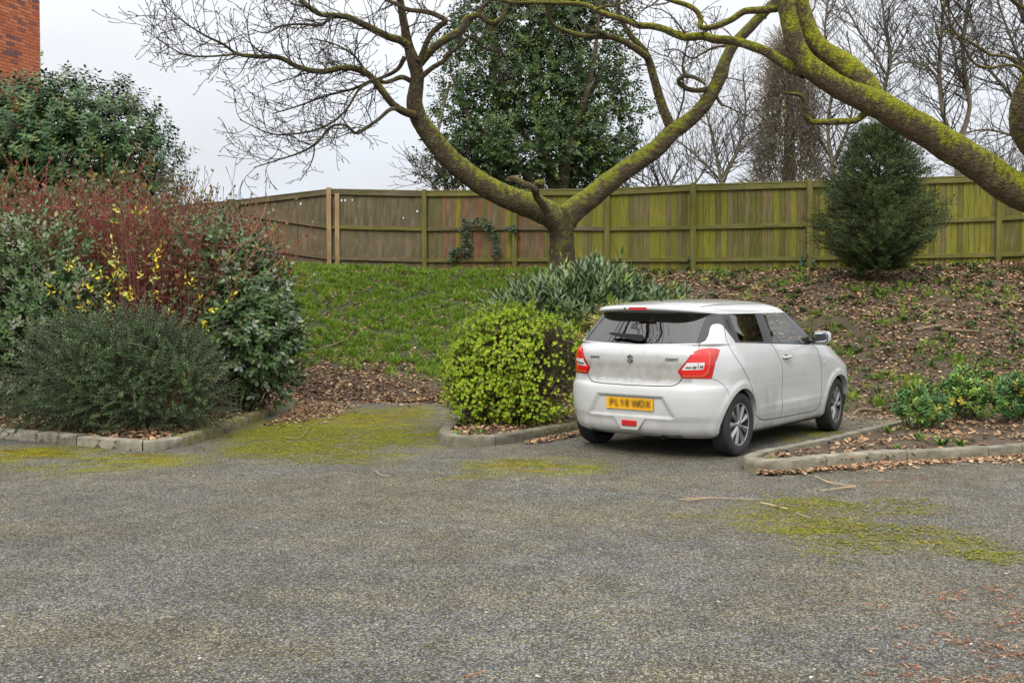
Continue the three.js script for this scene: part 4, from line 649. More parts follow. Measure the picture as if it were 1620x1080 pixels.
function twigsAlong(acc, limb, from, to, per, len, level, R, o, bias = V(0, 0, 0)) {
  const n = Math.round(limb.L * (to - from) * per), m = limb.P.length - 1;
  for (let k = 0; k < n; k++) { const t = from + (to - from) * ((k + R()) / n), i = Math.min(m - 1, Math.floor(t * m)), p = limb.P[i], T = limb.P[i + 1].clone().sub(p).normalize(), side = V(R() - 0.5, R() - 0.5, R() - 0.5); side.addScaledVector(T, -side.dot(T)).normalize(); const d = T.multiplyScalar(0.55).add(side).add(bias).normalize();
    twig(acc, p.clone(), d, len * (0.5 + 0.8 * R()) * lerp(1, 0.75, t), Math.min(limb.R[i] * 0.5, 0.006 + 0.010 * len), level, R, o); }
  return acc;
}

// ---------------------------------------------------------------- the forked tree in front of the fence
{
  const base = onGround(0.95, 20.5), tree = thing('bare_forked_tree', 'leafless mossy tree forking low into two wide limbs in front of the fence', 'tree', base), R = rng(501), thin = -0.5, shift = base.clone();
  const bark = barkColour([0.10, 0.072, 0.036], [0.17, 0.165, 0.09], mossGreen, 0.85), rel = (s) => { s.P = s.P.map((p) => p.clone().sub(shift)); return s; };
  const limb = (name, list, z0, z1, sides = 14, knob = 0.07) => { const s = rel(traced(list, z0, z1, 0.05)), a = new Acc(true), am = list[0][2] < 13 ? thin : 0; a.tube(s.P, s.R, sides, (p, d) => bark(_s.copy(p).add(shift), d, am), knob); part(name, a.geo(), barkMat, tree); return s; };
  limb('trunk', [[889, 500, 110], [889, 478, 88], [889, 455, 68], [889, 432, 54], [889, 405, 46], [889, 380, 42], [888, 362, 44], [886, 345, 48], [880, 334, 44]], 20.5, 20.5, 22, 0.06);
  const L1 = limb('limb', [[890, 372, 36], [878, 346, 46], [852, 330, 46], [820, 319, 42], [780, 301, 40], [740, 275, 38], [705, 244, 36], [680, 213, 34], [664, 190, 31], [656, 165, 29], [658, 140, 26], [660, 118, 24], [655, 100, 23], [645, 68, 17], [639, 37, 15], [634, 7, 13], [626, -40, 11], [622, -110, 7], [612, -180, 3]], 20.5, 19.6, 18);
  const R1 = limb('limb', [[888, 372, 34], [893, 350, 46], [906, 334, 42], [930, 316, 39], [958, 293, 37], [996, 264, 34], [1041, 233, 31], [1064, 208, 30], [1087, 193, 26], [1115, 165, 24], [1132, 137, 24], [1142, 114, 24], [1147, 97, 20], [1161, 71, 18], [1187, 43, 18], [1206, 23, 17], [1223, 6, 15], [1250, -40, 12], [1270, -120, 6]], 20.5, 21.4, 18);
  const b2 = limb('branch', [[656, 182, 14], [638, 176, 14], [620, 163, 13], [605, 144, 13], [583, 118, 12], [560, 108, 11], [542, 107, 10], [509, 113, 10], [472, 106, 9], [442, 91, 8.5], [405, 89, 8], [375, 85, 6], [353, 70, 4.5], [324, 56, 3.6], [294, 37, 2.6], [275, 22, 2], [255, 2, 1.5]], 19.9, 18.2, 9);
  const b2b = limb('branch', [[376, 85, 4], [331, 89, 3.4], [294, 87, 2.6], [257, 67, 2], [231, 48, 1.4]], 18.5, 18.1, 6);
  const b1 = limb('branch', [[645, 72, 15], [632, 63, 14], [617, 59, 13], [598, 50, 13], [572, 37, 12], [550, 27, 11], [527, 24, 10], [505, 22, 8], [479, 4, 7], [455, -20, 5], [420, -40, 3]], 19.8, 18.6, 9);
  const b1b = limb('branch', [[527, 24, 6], [505, 40, 5], [480, 38, 4], [445, 41, 3.4], [420, 52, 2.4], [395, 45, 1.6]], 19.0, 18.6, 6);
  const b3 = limb('branch', [[640, 176, 8], [620, 172, 7], [598, 189, 6], [570, 208, 6], [561, 210, 5.4], [546, 198, 5], [524, 200, 4.6], [501, 226, 4.2], [475, 241, 3.6], [442, 252, 2.8], [401, 265, 1.8]], 19.6, 18.0, 6);
  const b3b = limb('branch', [[590, 125, 6], [568, 141, 5], [550, 170, 4.4], [530, 190, 4], [500, 205, 3.6], [460, 212, 3], [427, 211, 2.4], [379, 189, 1.6]], 19.4, 17.9, 6);
  const b3c = limb('branch', [[497, 228, 3], [496, 245, 2.6], [490, 262, 2], [475, 285, 1.4]], 18.8, 18.5, 5);
  const b8 = limb('branch', [[654, 130, 10], [636, 122, 9], [612, 130, 7], [590, 128, 6], [560, 140, 5], [520, 150, 4], [470, 168, 3], [430, 180, 2]], 20.0, 18.9, 7);
  const b9 = limb('branch', [[640, 90, 9], [630, 108, 8], [610, 120, 7], [590, 124, 5], [560, 88, 4], [530, 70, 3], [490, 60, 2]], 20.3, 20.8, 6);
  const b5 = limb('branch', [[666, 122, 10], [684, 107, 9], [702, 96, 8.4], [710, 85, 8], [721, 78, 7.6], [735, 65, 7], [742, 58, 5]], 19.8, 19.4, 8);
  const b6 = limb('branch', [[664, 96, 12], [670, 80, 10], [676, 65, 10], [684, 52, 10], [698, 39, 10], [706, 33, 9], [691, 24, 9], [676, 19, 9], [660, 17, 8], [645, 15, 8], [628, 7, 7], [600, -6, 5], [560, -30, 3]], 19.8, 19.2, 9);
  const b7 = limb('branch', [[662, 102, 16], [684, 78, 14], [700, 65, 14], [719, 54, 14], [732, 44, 13], [737, 31, 13], [747, 26, 12], [758, 24, 11], [769, 33, 10], [780, 36, 10], [793, 28, 9], [800, 15, 9], [805, 2, 8], [812, -30, 6]], 20.0, 20.4, 10);
  const b7b = limb('branch', [[756, 25, 9], [761, 13, 8], [773, 2, 7], [790, -20, 5]], 20.2, 20.2, 8);
  const b7c = limb('branch', [[735, 55, 6], [752, 62, 5], [765, 76, 5], [785, 80, 4.4], [798, 88, 4], [804, 108, 3.4], [815, 125, 2.4]], 20.3, 21, 6);
  limb('sawn_branch', [[868, 338, 16], [858, 322, 14], [849, 310, 13], [847, 298, 13], [852, 290, 13], [858, 289, 11]], 20.0, 19.4, 12, 0.1); limb('sawn_branch', [[852, 300, 10], [838, 294, 12], [824, 289, 13], [812, 283, 13], [803, 286, 12]], 19.5, 19.6, 12, 0.12);
  const r1 = limb('branch', [[1066, 210, 20], [1061, 199, 19], [1047, 165, 17], [1037, 131, 15], [1027, 97, 14], [1019, 80, 13], [999, 57, 10], [988, 40, 9], [979, 23, 9], [978, 6, 8], [975, -40, 6], [968, -90, 4]], 20.9, 20.4, 11);
  const r1b = limb('branch', [[1024, 90, 13], [1002, 74, 12], [979, 62, 11], [962, 57, 11], [936, 58, 9], [902, 51, 8], [877, 40, 7], [868, 26, 6], [869, 5, 5], [875, -40, 3]], 20.6, 19.8, 10);
  const r1c = limb('sawn_branch', [[962, 57, 9], [950, 50, 8], [935, 48, 7], [926, 38, 6]], 20.3, 20.0, 8);
  const r2 = limb('branch', [[1128, 137, 11], [1118, 141, 9], [1104, 143, 9], [1090, 141, 8.6], [1079, 135, 8.4], [1073, 128, 8], [1080, 121, 7.6], [1095, 121, 7], [1106, 126, 6], [1116, 133, 4.4]], 21.0, 20.5, 9);
  const r2b = limb('branch', [[1086, 120, 6], [1082, 112, 5.4], [1080, 106, 4], [1083, 88, 3], [1087, 65, 2.2], [1082, 40, 1.6]], 20.6, 20.6, 6);
  const r3 = limb('branch', [[1132, 150, 7], [1138, 160, 6], [1143, 166, 5.6], [1147, 167, 3], [1175, 180, 2.2], [1200, 190, 1.6]], 21.0, 20.7, 6);
  const r4 = limb('branch', [[1150, 72, 5], [1130, 75, 4.4], [1110, 85, 4], [1095, 92, 3.2], [1070, 78, 2.4], [1050, 80, 1.8]], 21.3, 20.8, 6);
  const r5 = limb('branch', [[1068, 196, 4], [1076, 176, 3.6], [1082, 150, 3.2], [1081, 125, 2.6], [1068, 105, 2], [1050, 92, 1.5]], 21.0, 21.4, 6);
  const o = { seg: 0.09, crook: 0.62, lift: 0.045, rmin: 0.0055, per: 4.0, shrink: 0.62, angle: 0.85, bud: 1.7, colour: (p) => { const k = 1 + 0.25 * n3(p.x * 4, p.y * 4, p.z * 4); return [0.062 * k, 0.052 * k, 0.046 * k]; } };
  const acc = new Acc(), left = V(-0.35, 0.05, 0.05);
  for (const [l, f, per, len, lv] of [[b2, 0.18, 4.6, 0.95, 2], [b2b, 0, 5, 0.7, 2], [b1, 0.15, 4.2, 0.95, 2], [b1b, 0, 5, 0.7, 2], [b3, 0.2, 4.2, 0.7, 2], [b3b, 0.25, 4.6, 0.75, 2], [b3c, 0, 4, 0.4, 1], [b8, 0.2, 4.2, 0.8, 2], [b9, 0.2, 4, 0.8, 2]]) twigsAlong(acc, l, f, 1, per * 2.3, len, lv, R, o, left);
  for (const [l, f, per, len, lv] of [[b6, 0.3, 3, 0.8, 2], [b5, 0.3, 3, 0.6, 1], [b7, 0.35, 2, 0.7, 2], [b7c, 0.1, 3, 0.6, 1], [L1, 0.62, 1.6, 1.1, 2], [r1, 0.35, 2.0, 0.9, 2], [r1b, 0.3, 2, 0.6, 1], [R1, 0.55, 0.8, 1.0, 2], [r2b, 0.1, 5, 0.7, 2], [r3, 0.4, 5, 0.9, 2], [r4, 0.1, 4, 0.8, 2], [r5, 0.1, 4, 0.8, 2], [r2, 0.2, 2, 0.5, 1]]) twigsAlong(acc, l, f, 1, per * 2.3, len, lv, R, o);
  part('crown', acc.geo(), twigMat, tree);
}

// ---------------------------------------------------------------- the leaning tree whose limbs come in over the bed
{
  const base = onGround(7.85, 13.6), tree = thing('leaning_mossy_tree', 'thick moss covered limbs of a leaning tree reaching over the soil bed', 'tree', base), R = rng(601), thin = -0.25, shift = base.clone();
  const bark = barkColour([0.115, 0.078, 0.036], [0.16, 0.15, 0.07], [0.25, 0.255, 0.006], 1.12), rel = (s) => { s.P = s.P.map((p) => p.clone().sub(shift)); return s; };
  const limb = (name, list, z0, z1, sides = 14, knob = 0.06, fine = 0.035) => { const s = rel(traced(list, z0, z1, fine)), a = new Acc(true), am = list[0][2] < 13 ? thin : 0; a.tube(s.P, s.R, sides, (p, d) => bark(_s.copy(p).add(shift), d, am), knob); part(name, a.geo(), barkMat, tree); return s; };
  limb('trunk', [[1790, 690, 130], [1788, 640, 98], [1780, 560, 88], [1765, 470, 84], [1745, 400, 80], [1715, 350, 74], [1680, 322, 66]], 13.6, 13.4, 26);
  const B = limb('limb', [[1740, 392, 50], [1690, 338, 62], [1650, 316, 60], [1618, 306, 58], [1584, 286, 58], [1555, 264, 56], [1510, 236, 54], [1466, 208, 52], [1424, 185, 50], [1392, 166, 50], [1370, 156, 46], [1340, 144, 41], [1312, 128, 39], [1290, 112, 38], [1273, 96, 36], [1261, 74, 34], [1253, 50, 32], [1247, 22, 31], [1242, -4, 30], [1236, -60, 26], [1220, -140, 18]], 13.5, 13.9, 24);
  const B2 = limb('limb', [[1400, 176, 36], [1384, 158, 44], [1372, 140, 47], [1353, 118, 45], [1330, 98, 40], [1308, 84, 35], [1290, 66, 31], [1279, 40, 28], [1271, 15, 26], [1266, -20, 24], [1262, -90, 16]], 13.75, 14.1, 20);
  const C = limb('limb', [[1760, 420, 50], [1720, 330, 52], [1680, 270, 50], [1645, 236, 50], [1624, 205, 50], [1621, 175, 50], [1630, 140, 46], [1650, 100, 40], [1690, 40, 34], [1720, -40, 26]], 13.6, 12.9, 20);
  const B3 = limb('branch', [[1272, 118, 16], [1258, 110, 18], [1238, 98, 18], [1211, 81, 17], [1184, 71, 16], [1158, 64, 15], [1131, 62, 15], [1113, 57, 15], [1085, 58, 14], [1067, 53, 13], [1048, 45, 12], [1030, 41, 12], [1011, 40, 11], [993, 33, 11], [970, 26, 10], [946, 17, 9], [928, 8, 9], [900, 5, 8], [851, 4, 7], [808, 3, 6], [770, -6, 5], [730, -20, 3]], 13.9, 15.6, 12, 0.08);
  const B3b = limb('branch', [[940, 16, 5], [955, 10, 5], [975, 8, 5], [1000, -4, 4], [1020, -20, 3]], 14.9, 14.7, 7);
  const B4 = limb('branch', [[1248, 10, 14], [1225, 14, 13], [1200, 16, 13], [1178, 18, 12], [1159, 30, 11], [1137, 40, 11], [1117, 44, 10], [1108, 42, 10], [1109, 31, 10], [1102, 17, 9], [1085, 7, 9], [1067, 2, 8], [1040, -8, 7], [1000, -30, 5]], 14.0, 14.4, 10);
  const B5 = limb('mossy_branch', [[1368, 180, 13.5], [1355, 190, 11], [1330, 192, 11], [1300, 193, 11], [1284, 192, 10], [1275, 184, 10], [1273, 169, 9], [1271, 155, 8], [1262, 149, 6], [1250, 148, 5], [1241, 146, 3]], 13.8, 13.3, 12, 0.16, 0.02);
  const B5b = limb('branch', [[1243, 148, 2.4], [1242, 165, 2.2], [1243, 185, 2], [1236, 205, 2], [1232, 222, 1.6], [1228, 250, 1.2]], 13.3, 13.3, 5);
  const C1 = limb('branch', [[1632, 132, 9], [1612, 106, 6], [1592, 103, 5], [1561, 107, 5], [1539, 97, 4.6], [1526, 74, 4], [1505, 40, 3.4], [1490, 5, 2.6], [1478, -30, 2]], 13.0, 12.4, 7);
  const C2 = limb('branch', [[1634, 126, 7], [1605, 94, 5], [1591, 89, 5], [1567, 86, 5], [1545, 72, 4], [1528, 62, 3.6], [1500, 50, 2.4], [1470, 52, 1.6]], 13.0, 12.8, 7);
  const C3 = limb('branch', [[1660, 60, 8], [1630, 22, 6], [1605, 2, 5], [1580, -20, 4]], 13.1, 12.6, 7);
  const o = { seg: 0.1, crook: 0.6, lift: 0.03, rmin: 0.0045, per: 3.6, shrink: 0.6, angle: 0.85, bud: 1.5, colour: (p) => { const k = 1 + 0.25 * n3(p.x * 4, p.y * 4, p.z * 4); return [0.066 * k, 0.056 * k, 0.045 * k]; } };
  const acc = new Acc();
  for (const [l, f, per, len, lv] of [[B3, 0.15, 1.6, 0.8, 2], [B3b, 0.1, 3, 0.6, 2], [B4, 0.3, 1.8, 0.8, 2], [B5b, 0.1, 4, 0.4, 1], [C1, 0.15, 3, 0.9, 2], [C2, 0.1, 3, 0.8, 2], [C3, 0.1, 2, 0.8, 2], [B5, 0.6, 3, 0.3, 1], [B, 0.75, 0.7, 0.9, 2], [B2, 0.55, 0.8, 0.9, 2]]) twigsAlong(acc, l, f, 1, per, len, lv, R, o);
  part('crown', acc.geo(), twigMat, tree);
}

// ---------------------------------------------------------------- leafless trees beyond the fence
function bareTree(name, label, X, Z, stems, o, group, seed) {
  const base = onGround(X, Z), t = thing(name, label, 'tree', base, 0, group), R = rng(seed), bark = barkColour([0.15, 0.125, 0.085], [0.22, 0.21, 0.15], [0.16, 0.155, 0.04], 0.4), acc = new Acc(), wood = new Acc();
  for (const st of stems) { const s = Array.isArray(st[0]) ? traced(st, Z, Z, 0.2) : st; s.P = s.P.map((p) => p.clone().sub(base)); wood.tube(s.P, s.R, 8, bark, 0.08); twigsAlong(acc, s, o.from ?? 0.12, 1, o.dens, o.len, o.level ?? 2, R, o, o.bias ?? V(0, 0.35, 0)); }
  part('trunk', wood.geo(), poleMat, t); part('crown', acc.geo(), twigMat, t); return t;
}
const farTwig = { seg: 0.28, crook: 0.42, lift: 0.06, rmin: 0.0062, per: 2.0, shrink: 0.6, angle: 0.7, colour: (p) => { const k = 1 + 0.3 * n3(p.x, p.y, p.z); return [0.072 * k, 0.06 * k, 0.05 * k]; } };
const lot = 'leafless trees beyond the fence';
bareTree('twin_stem_tree', 'leafless twin stemmed tree rising behind the fence beyond the mossy limb', 15.0, 36, [[[1517, 330, 17], [1516, 250, 14], [1510, 225, 10], [1494, 185, 8], [1488, 140, 8], [1487, 95, 7], [1491, 40, 6], [1498, -30, 5], [1505, -110, 3]], [[1515, 245, 11], [1526, 205, 9], [1535, 165, 8], [1529, 125, 8], [1524, 80, 7], [1530, 20, 6], [1542, -60, 4], [1550, -130, 3]], [[1530, 195, 8], [1534, 160, 6], [1516, 110, 5], [1506, 60, 4], [1500, 10, 3], [1490, -60, 2]], [[1488, 128, 5], [1470, 108, 4], [1440, 98, 3], [1405, 104, 2]]], { ...farTwig, dens: 8.9, len: 2.0, from: 0.2 }, lot, 701);
bareTree('slender_bare_tree', 'slender crooked leafless tree between the ivy trunk and the twin stemmed tree', 12.6, 37, [[[1420, 330, 12], [1408, 200, 8], [1398, 165, 7], [1404, 120, 6], [1410, 90, 6], [1402, 50, 5], [1396, 0, 4], [1380, -80, 3]], [[1404, 120, 5], [1380, 80, 4], [1355, 40, 3], [1330, -10, 2]], [[1406, 100, 4], [1430, 60, 3], [1450, 10, 2]]], { ...farTwig, dens: 8.4, len: 1.9, from: 0.15 }, lot, 702);
bareTree('spreading_bare_tree', 'wide spreading leafless tree at the fence corner behind the bulging limb', 18.6, 38, [[[1660, 360, 20], [1655, 240, 16], [1640, 150, 12], [1630, 60, 9], [1610, -20, 6], [1600, -100, 3]], [[1652, 220, 10], [1600, 150, 7], [1560, 100, 5], [1540, 40, 3], [1530, -20, 2]], [[1640, 150, 8], [1600, 60, 5], [1575, -10, 3]], [[1650, 230, 8], [1605, 215, 5], [1560, 205, 3.6], [1520, 212, 2]]], { ...farTwig, dens: 7.8, len: 2.1, from: 0.15 }, lot, 703);
bareTree('far_bare_tree', 'fine twigged leafless tree left of the ivy clad conifer', 7.9, 40, [[[1146, 340, 9], [1140, 280, 6], [1128, 220, 5], [1115, 170, 3], [1100, 130, 2]], [[1142, 290, 6], [1170, 230, 5], [1180, 170, 4], [1176, 120, 2.4]], [[1140, 285, 5], [1095, 240, 3.5], [1060, 215, 2]], [[1140, 290, 5], [1160, 250, 4], [1210, 200, 3]]], { ...farTwig, dens: 8.0, len: 1.7, from: 0.1 }, lot, 704);
bareTree('far_bare_tree', 'leafless tree with upswept twigs right of the ivy clad conifer', 11.6, 39, [[[1316, 340, 10], [1318, 270, 8], [1310, 200, 6], [1318, 130, 5], [1306, 60, 4], [1312, -20, 3]], [[1317, 260, 6], [1345, 190, 4], [1352, 120, 3], [1340, 50, 2]], [[1316, 250, 5], [1290, 200, 4], [1282, 150, 3], [1290, 90, 2]]], { ...farTwig, dens: 8.0, len: 1.7, from: 0.1 }, lot, 705);
bareTree('leafless_bush', 'small leafless bush showing above the fence left of the evergreen ivy tree', -1.7, 29, [[[710, 350, 7], [706, 300, 5], [695, 270, 3], [672, 252, 2]], [[712, 340, 6], [725, 290, 4], [742, 262, 2]], [[708, 320, 5], [680, 285, 3], [650, 270, 1.6]], [[712, 320, 5], [720, 280, 3.6], [716, 245, 2]]], { ...farTwig, seg: 0.15, rmin: 0.007, per: 2.4, dens: 14.7, len: 0.95, from: 0.25 }, lot, 706);
bareTree('leafless_bush', 'low leafless thicket above the fence between the forked tree and the far trees', 4.4, 31, [[[1050, 350, 6], [1046, 300, 4], [1030, 265, 3], [1012, 230, 1.6]], [[1052, 340, 6], [1062, 290, 4], [1080, 255, 2]], [[1056, 340, 5], [1100, 290, 4], [1120, 262, 2]], [[1050, 330, 4], [1020, 290, 3], [1000, 280, 2]]], { ...farTwig, seg: 0.15, rmin: 0.008, per: 2.2, dens: 13.2, len: 1.0, from: 0.2 }, lot, 707);
bareTree('leafless_bush', 'low brown thicket above the fence right of the leaning mossy limb', 15.6, 33, [[[1600, 330, 7], [1596, 285, 5], [1580, 262, 3], [1556, 248, 2]], [[1604, 320, 6], [1618, 270, 4], [1630, 240, 2]], [[1590, 320, 6], [1560, 280, 4], [1535, 268, 2]]], { ...farTwig, seg: 0.15, rmin: 0.008, per: 2.4, dens: 18.4, len: 1.0, from: 0.1, colour: () => [0.12, 0.10, 0.06] }, lot, 708);
// the tall brown column: a narrow tree wrapped in bare climbing stems
{
  const X = 10.7, Z = 42, base = onGround(X, Z), t = thing('wrapped_column_tree', 'tall narrow tree wrapped in dense brown climbing stems beyond the fence', 'tree', base, 0, lot), R = rng(711), acc = new Acc(), wood = new Acc(), lv = new Acc(), H = 11.4 - base.y;
  wood.tube([V(0, -0.2, 0), V(0.1, H * 0.5, 0), V(0, H, 0)], [0.35, 0.25, 0.05], 10, () => [0.1, 0.085, 0.06]); part('trunk', wood.geo(), poleMat, t);
  const rad = (h) => interp([[0, 2.5], [2.0, 2.2], [3.2, 1.6], [4.2, 1.2], [5.5, 1.0], [7, 0.75], [8.4, 0.42], [9.4, 0.12]], h);
  for (let k = 0; k < 4600; k++) { const h = R() * H, a = R() * 2 * Math.PI, r = rad(h) * Math.sqrt(0.25 + 0.75 * R()), p = V(r * Math.cos(a), h, r * Math.sin(a)), d = V(Math.cos(a) * 0.5 + 0.7 * (R() - 0.5), 0.9 * R() + (R() < 0.3 ? -0.6 : 0.2), Math.sin(a) * 0.5 + 0.7 * (R() - 0.5)).normalize(), pts = [p], q = p.clone(); for (let i = 0; i < 3; i++) { d.x += 0.7 * (R() - 0.5); d.y += 0.7 * (R() - 0.5); d.z += 0.7 * (R() - 0.5); d.normalize(); q.addScaledVector(d, 0.26 + 0.22 * R() * R()); pts.push(q.clone()); } const k2 = 0.7 + 0.6 * R(), c = [0.25 * k2, 0.215 * k2, 0.145 * k2]; acc.tube(pts, [0.014, 0.012, 0.01, 0.008], 3, () => c); }
  part('crown', acc.geo(), twigMat, t);
  for (let k = 0; k < 1500; k++) { const h = H * (0.45 + 0.55 * R()), a = R() * 2 * Math.PI, r = rad(h) * (0.6 + 0.5 * R()), c = jitter([0.12, 0.135, 0.05], R); _a.set(R() - 0.5, R() - 0.3, R() - 0.5).normalize(); _s.set(R() - 0.5, R() - 0.5, R() - 0.5).cross(_a).normalize(); lv.leaf(V(r * Math.cos(a), h, r * Math.sin(a)), _a, _s, 0.14, 0.1, 0.1, c); }
  part('foliage', lv.geo(), softLeafMat, t);
}

// a tall leafless tree over the outer end of the shrub bed, out of the frame: its crown is what the rear window mirrors
{
  const X = -9.2, Z = 10.0, base = onGround(X, Z), t = thing('overhanging_bare_tree', 'tall leafless tree whose branches are mirrored in the rear window of the car', 'tree', base), R = rng(721), wood = new Acc(), acc = new Acc();
  const o = { seg: 0.3, crook: 0.5, lift: 0.03, rmin: 0.011, per: 1.2, shrink: 0.62, angle: 0.75, colour: () => [0.06, 0.05, 0.042] };
  wood.tube([V(0, -0.1, 0), V(0.1, 2, 0), V(0.3, 4.5, -0.2), V(0.6, 6.6, -0.3)], [0.34, 0.27, 0.23, 0.16], 14, () => [0.09, 0.075, 0.05]);
  for (let k = 0; k < 8; k++) { const a = -1.0 + (k / 7) * 2.0, dir = V(Math.cos(a) * 1.0, 0.8, Math.sin(a) * 0.7).normalize(), p = V(0.3 + 0.05 * k, 5.4 + 0.2 * k, -0.2), s = spline([p, p.clone().addScaledVector(dir, 2).add(V(0.2 * (R() - 0.5), 0.3, 0)), p.clone().addScaledVector(dir, 4).add(V(0, 0.9, 0.4 * (R() - 0.5))), p.clone().addScaledVector(dir, 6.2).add(V(0, 1.2, 0.5))], [0.13, 0.09, 0.06, 0.025], 0.3); wood.tube(s.P, s.R, 8, () => [0.085, 0.07, 0.05]); twigsAlong(acc, s, 0.2, 1, 2.2, 1.8, 2, R, o, V(0, 0.3, 0)); }
  part('trunk', wood.geo(), poleMat, t); part('crown', acc.geo(), twigMat, t);
}

// ---------------------------------------------------------------- shrubs and evergreens
function frameFor(d) { const s = Math.abs(d.y) < 0.95 ? V(0, 1, 0).cross(d) : V(1, 0, 0).cross(d); s.normalize(); return [s, d.clone().cross(s).normalize()]; }
function shoot(acc, p, dir, o, R) { // a leafy shoot: leaves set round a short stem
  const [s, u] = frameFor(dir), n = o.leaves, c0 = o.colour(p, R); const tw = R() * 6.28;
  for (let k = 0; k < n; k++) {
    const t = (k + 0.3 + 0.7 * R()) / n, a = tw + k * 2.4, ca = Math.cos(a), sa = Math.sin(a), splay = lerp(o.splay[0], o.splay[1], t), q = p.clone().addScaledVector(dir, o.shoot * t), rad = s.clone().multiplyScalar(ca).addScaledVector(u, sa);
    _a.copy(dir).multiplyScalar(Math.cos(splay)).addScaledVector(rad, Math.sin(splay)); _a.y -= (o.droop ?? 0) * (0.5 + R()); _a.normalize(); _s.crossVectors(dir, rad).addScaledVector(_a, -_s.dot(_a)).normalize(); _s.x += 0.3 * (R() - 0.5); _s.y += 0.3 * (R() - 0.5); _s.addScaledVector(_a, -_s.dot(_a)).normalize();
    const f = o.len * (0.65 + 0.6 * R()); acc.leaf(q, _a, _s, f, f * o.wid, o.fold ?? 0.12, o.tint ? o.tint(c0, t, R) : jitter(c0, R, 0.16, 0.08));
  }
}
function inBlob(blobs, R, shell) { const tot = blobs.reduce((a, b) => a + b[3] * b[4] * b[5], 0); let q = R() * tot, b = blobs[0]; for (const x of blobs) { q -= x[3] * x[4] * x[5]; if (q <= 0) { b = x; break; } } const d = V(R() * 2 - 1, R() * 2 - 1, R() * 2 - 1); while (d.lengthSq() > 1 || d.lengthSq() < 0.01) d.set(R() * 2 - 1, R() * 2 - 1, R() * 2 - 1); d.normalize(); const r = Math.pow(lerp(shell, 1, R()), 0.6) * (1 + 0.10 * n3(d.x * 2.4 + b[0], d.y * 2.4 + b[1], d.z * 2.4) + 0.08 * n3(d.x * 6, d.y * 6 + b[2], d.z * 6)); return [V(b[0] + d.x * r * b[3], b[1] + d.y * r * b[4], b[2] + d.z * r * b[5]), V(d.x / b[3], d.y / b[4], d.z / b[5]).normalize()]; }
function shrub(name, label, X, Z, blobs, o, seed, group) { // blobs: [x, y, z, rx, ry, rz] from the base
  const base = onGround(X, Z), t = thing(name, label, o.category ?? 'shrub', base, 0, group), R = rng(seed), acc = new Acc(), wood = new Acc(); acc.plain = o.plain;
  for (let k = 0; k < o.count; k++) { const [p, n] = inBlob(blobs, R, o.shell ?? 0.35); if (p.y < 0.02 || (o.skip && o.skip(p, R))) continue; const d = n.clone().multiplyScalar(o.out ?? 0.8).add(V(0.5 * (R() - 0.5), (o.up ?? 0.5) + 0.3 * (R() - 0.5), 0.5 * (R() - 0.5))).normalize(); shoot(acc, p, d, o, R); }
  const bc = o.bark ?? [0.075, 0.055, 0.04];
  for (let k = 0; k < (o.stems ?? 24); k++) { const [p, n] = inBlob(blobs, R, 0.5); const root = V(p.x * 0.25 + 0.1 * (R() - 0.5), -0.05, p.z * 0.25 + 0.1 * (R() - 0.5)), mid = root.clone().lerp(p, 0.55); mid.x *= 0.85; mid.z *= 0.85; mid.x += 0.1 * (R() - 0.5); wood.tube([root, root.clone().lerp(mid, 0.5).add(V(0.04 * (R() - 0.5), 0, 0.04 * (R() - 0.5))), mid, p], [o.stemR ?? 0.014, (o.stemR ?? 0.014) * 0.8, (o.stemR ?? 0.014) * 0.55, 0.004], 5, () => jitter(bc, R, 0.15, 0.05)); }
  part('stems', wood.geo(), twigMat, t); part('foliage', acc.geo(), o.matte ? softLeafMat : leafMat, t);
  return t;
}
const pickTint = (list) => (p, R) => { let q = R(); for (const [w, c] of list) { q -= w; if (q <= 0) return jitter(c, R, 0.18, 0.06); } return list[0][1]; };

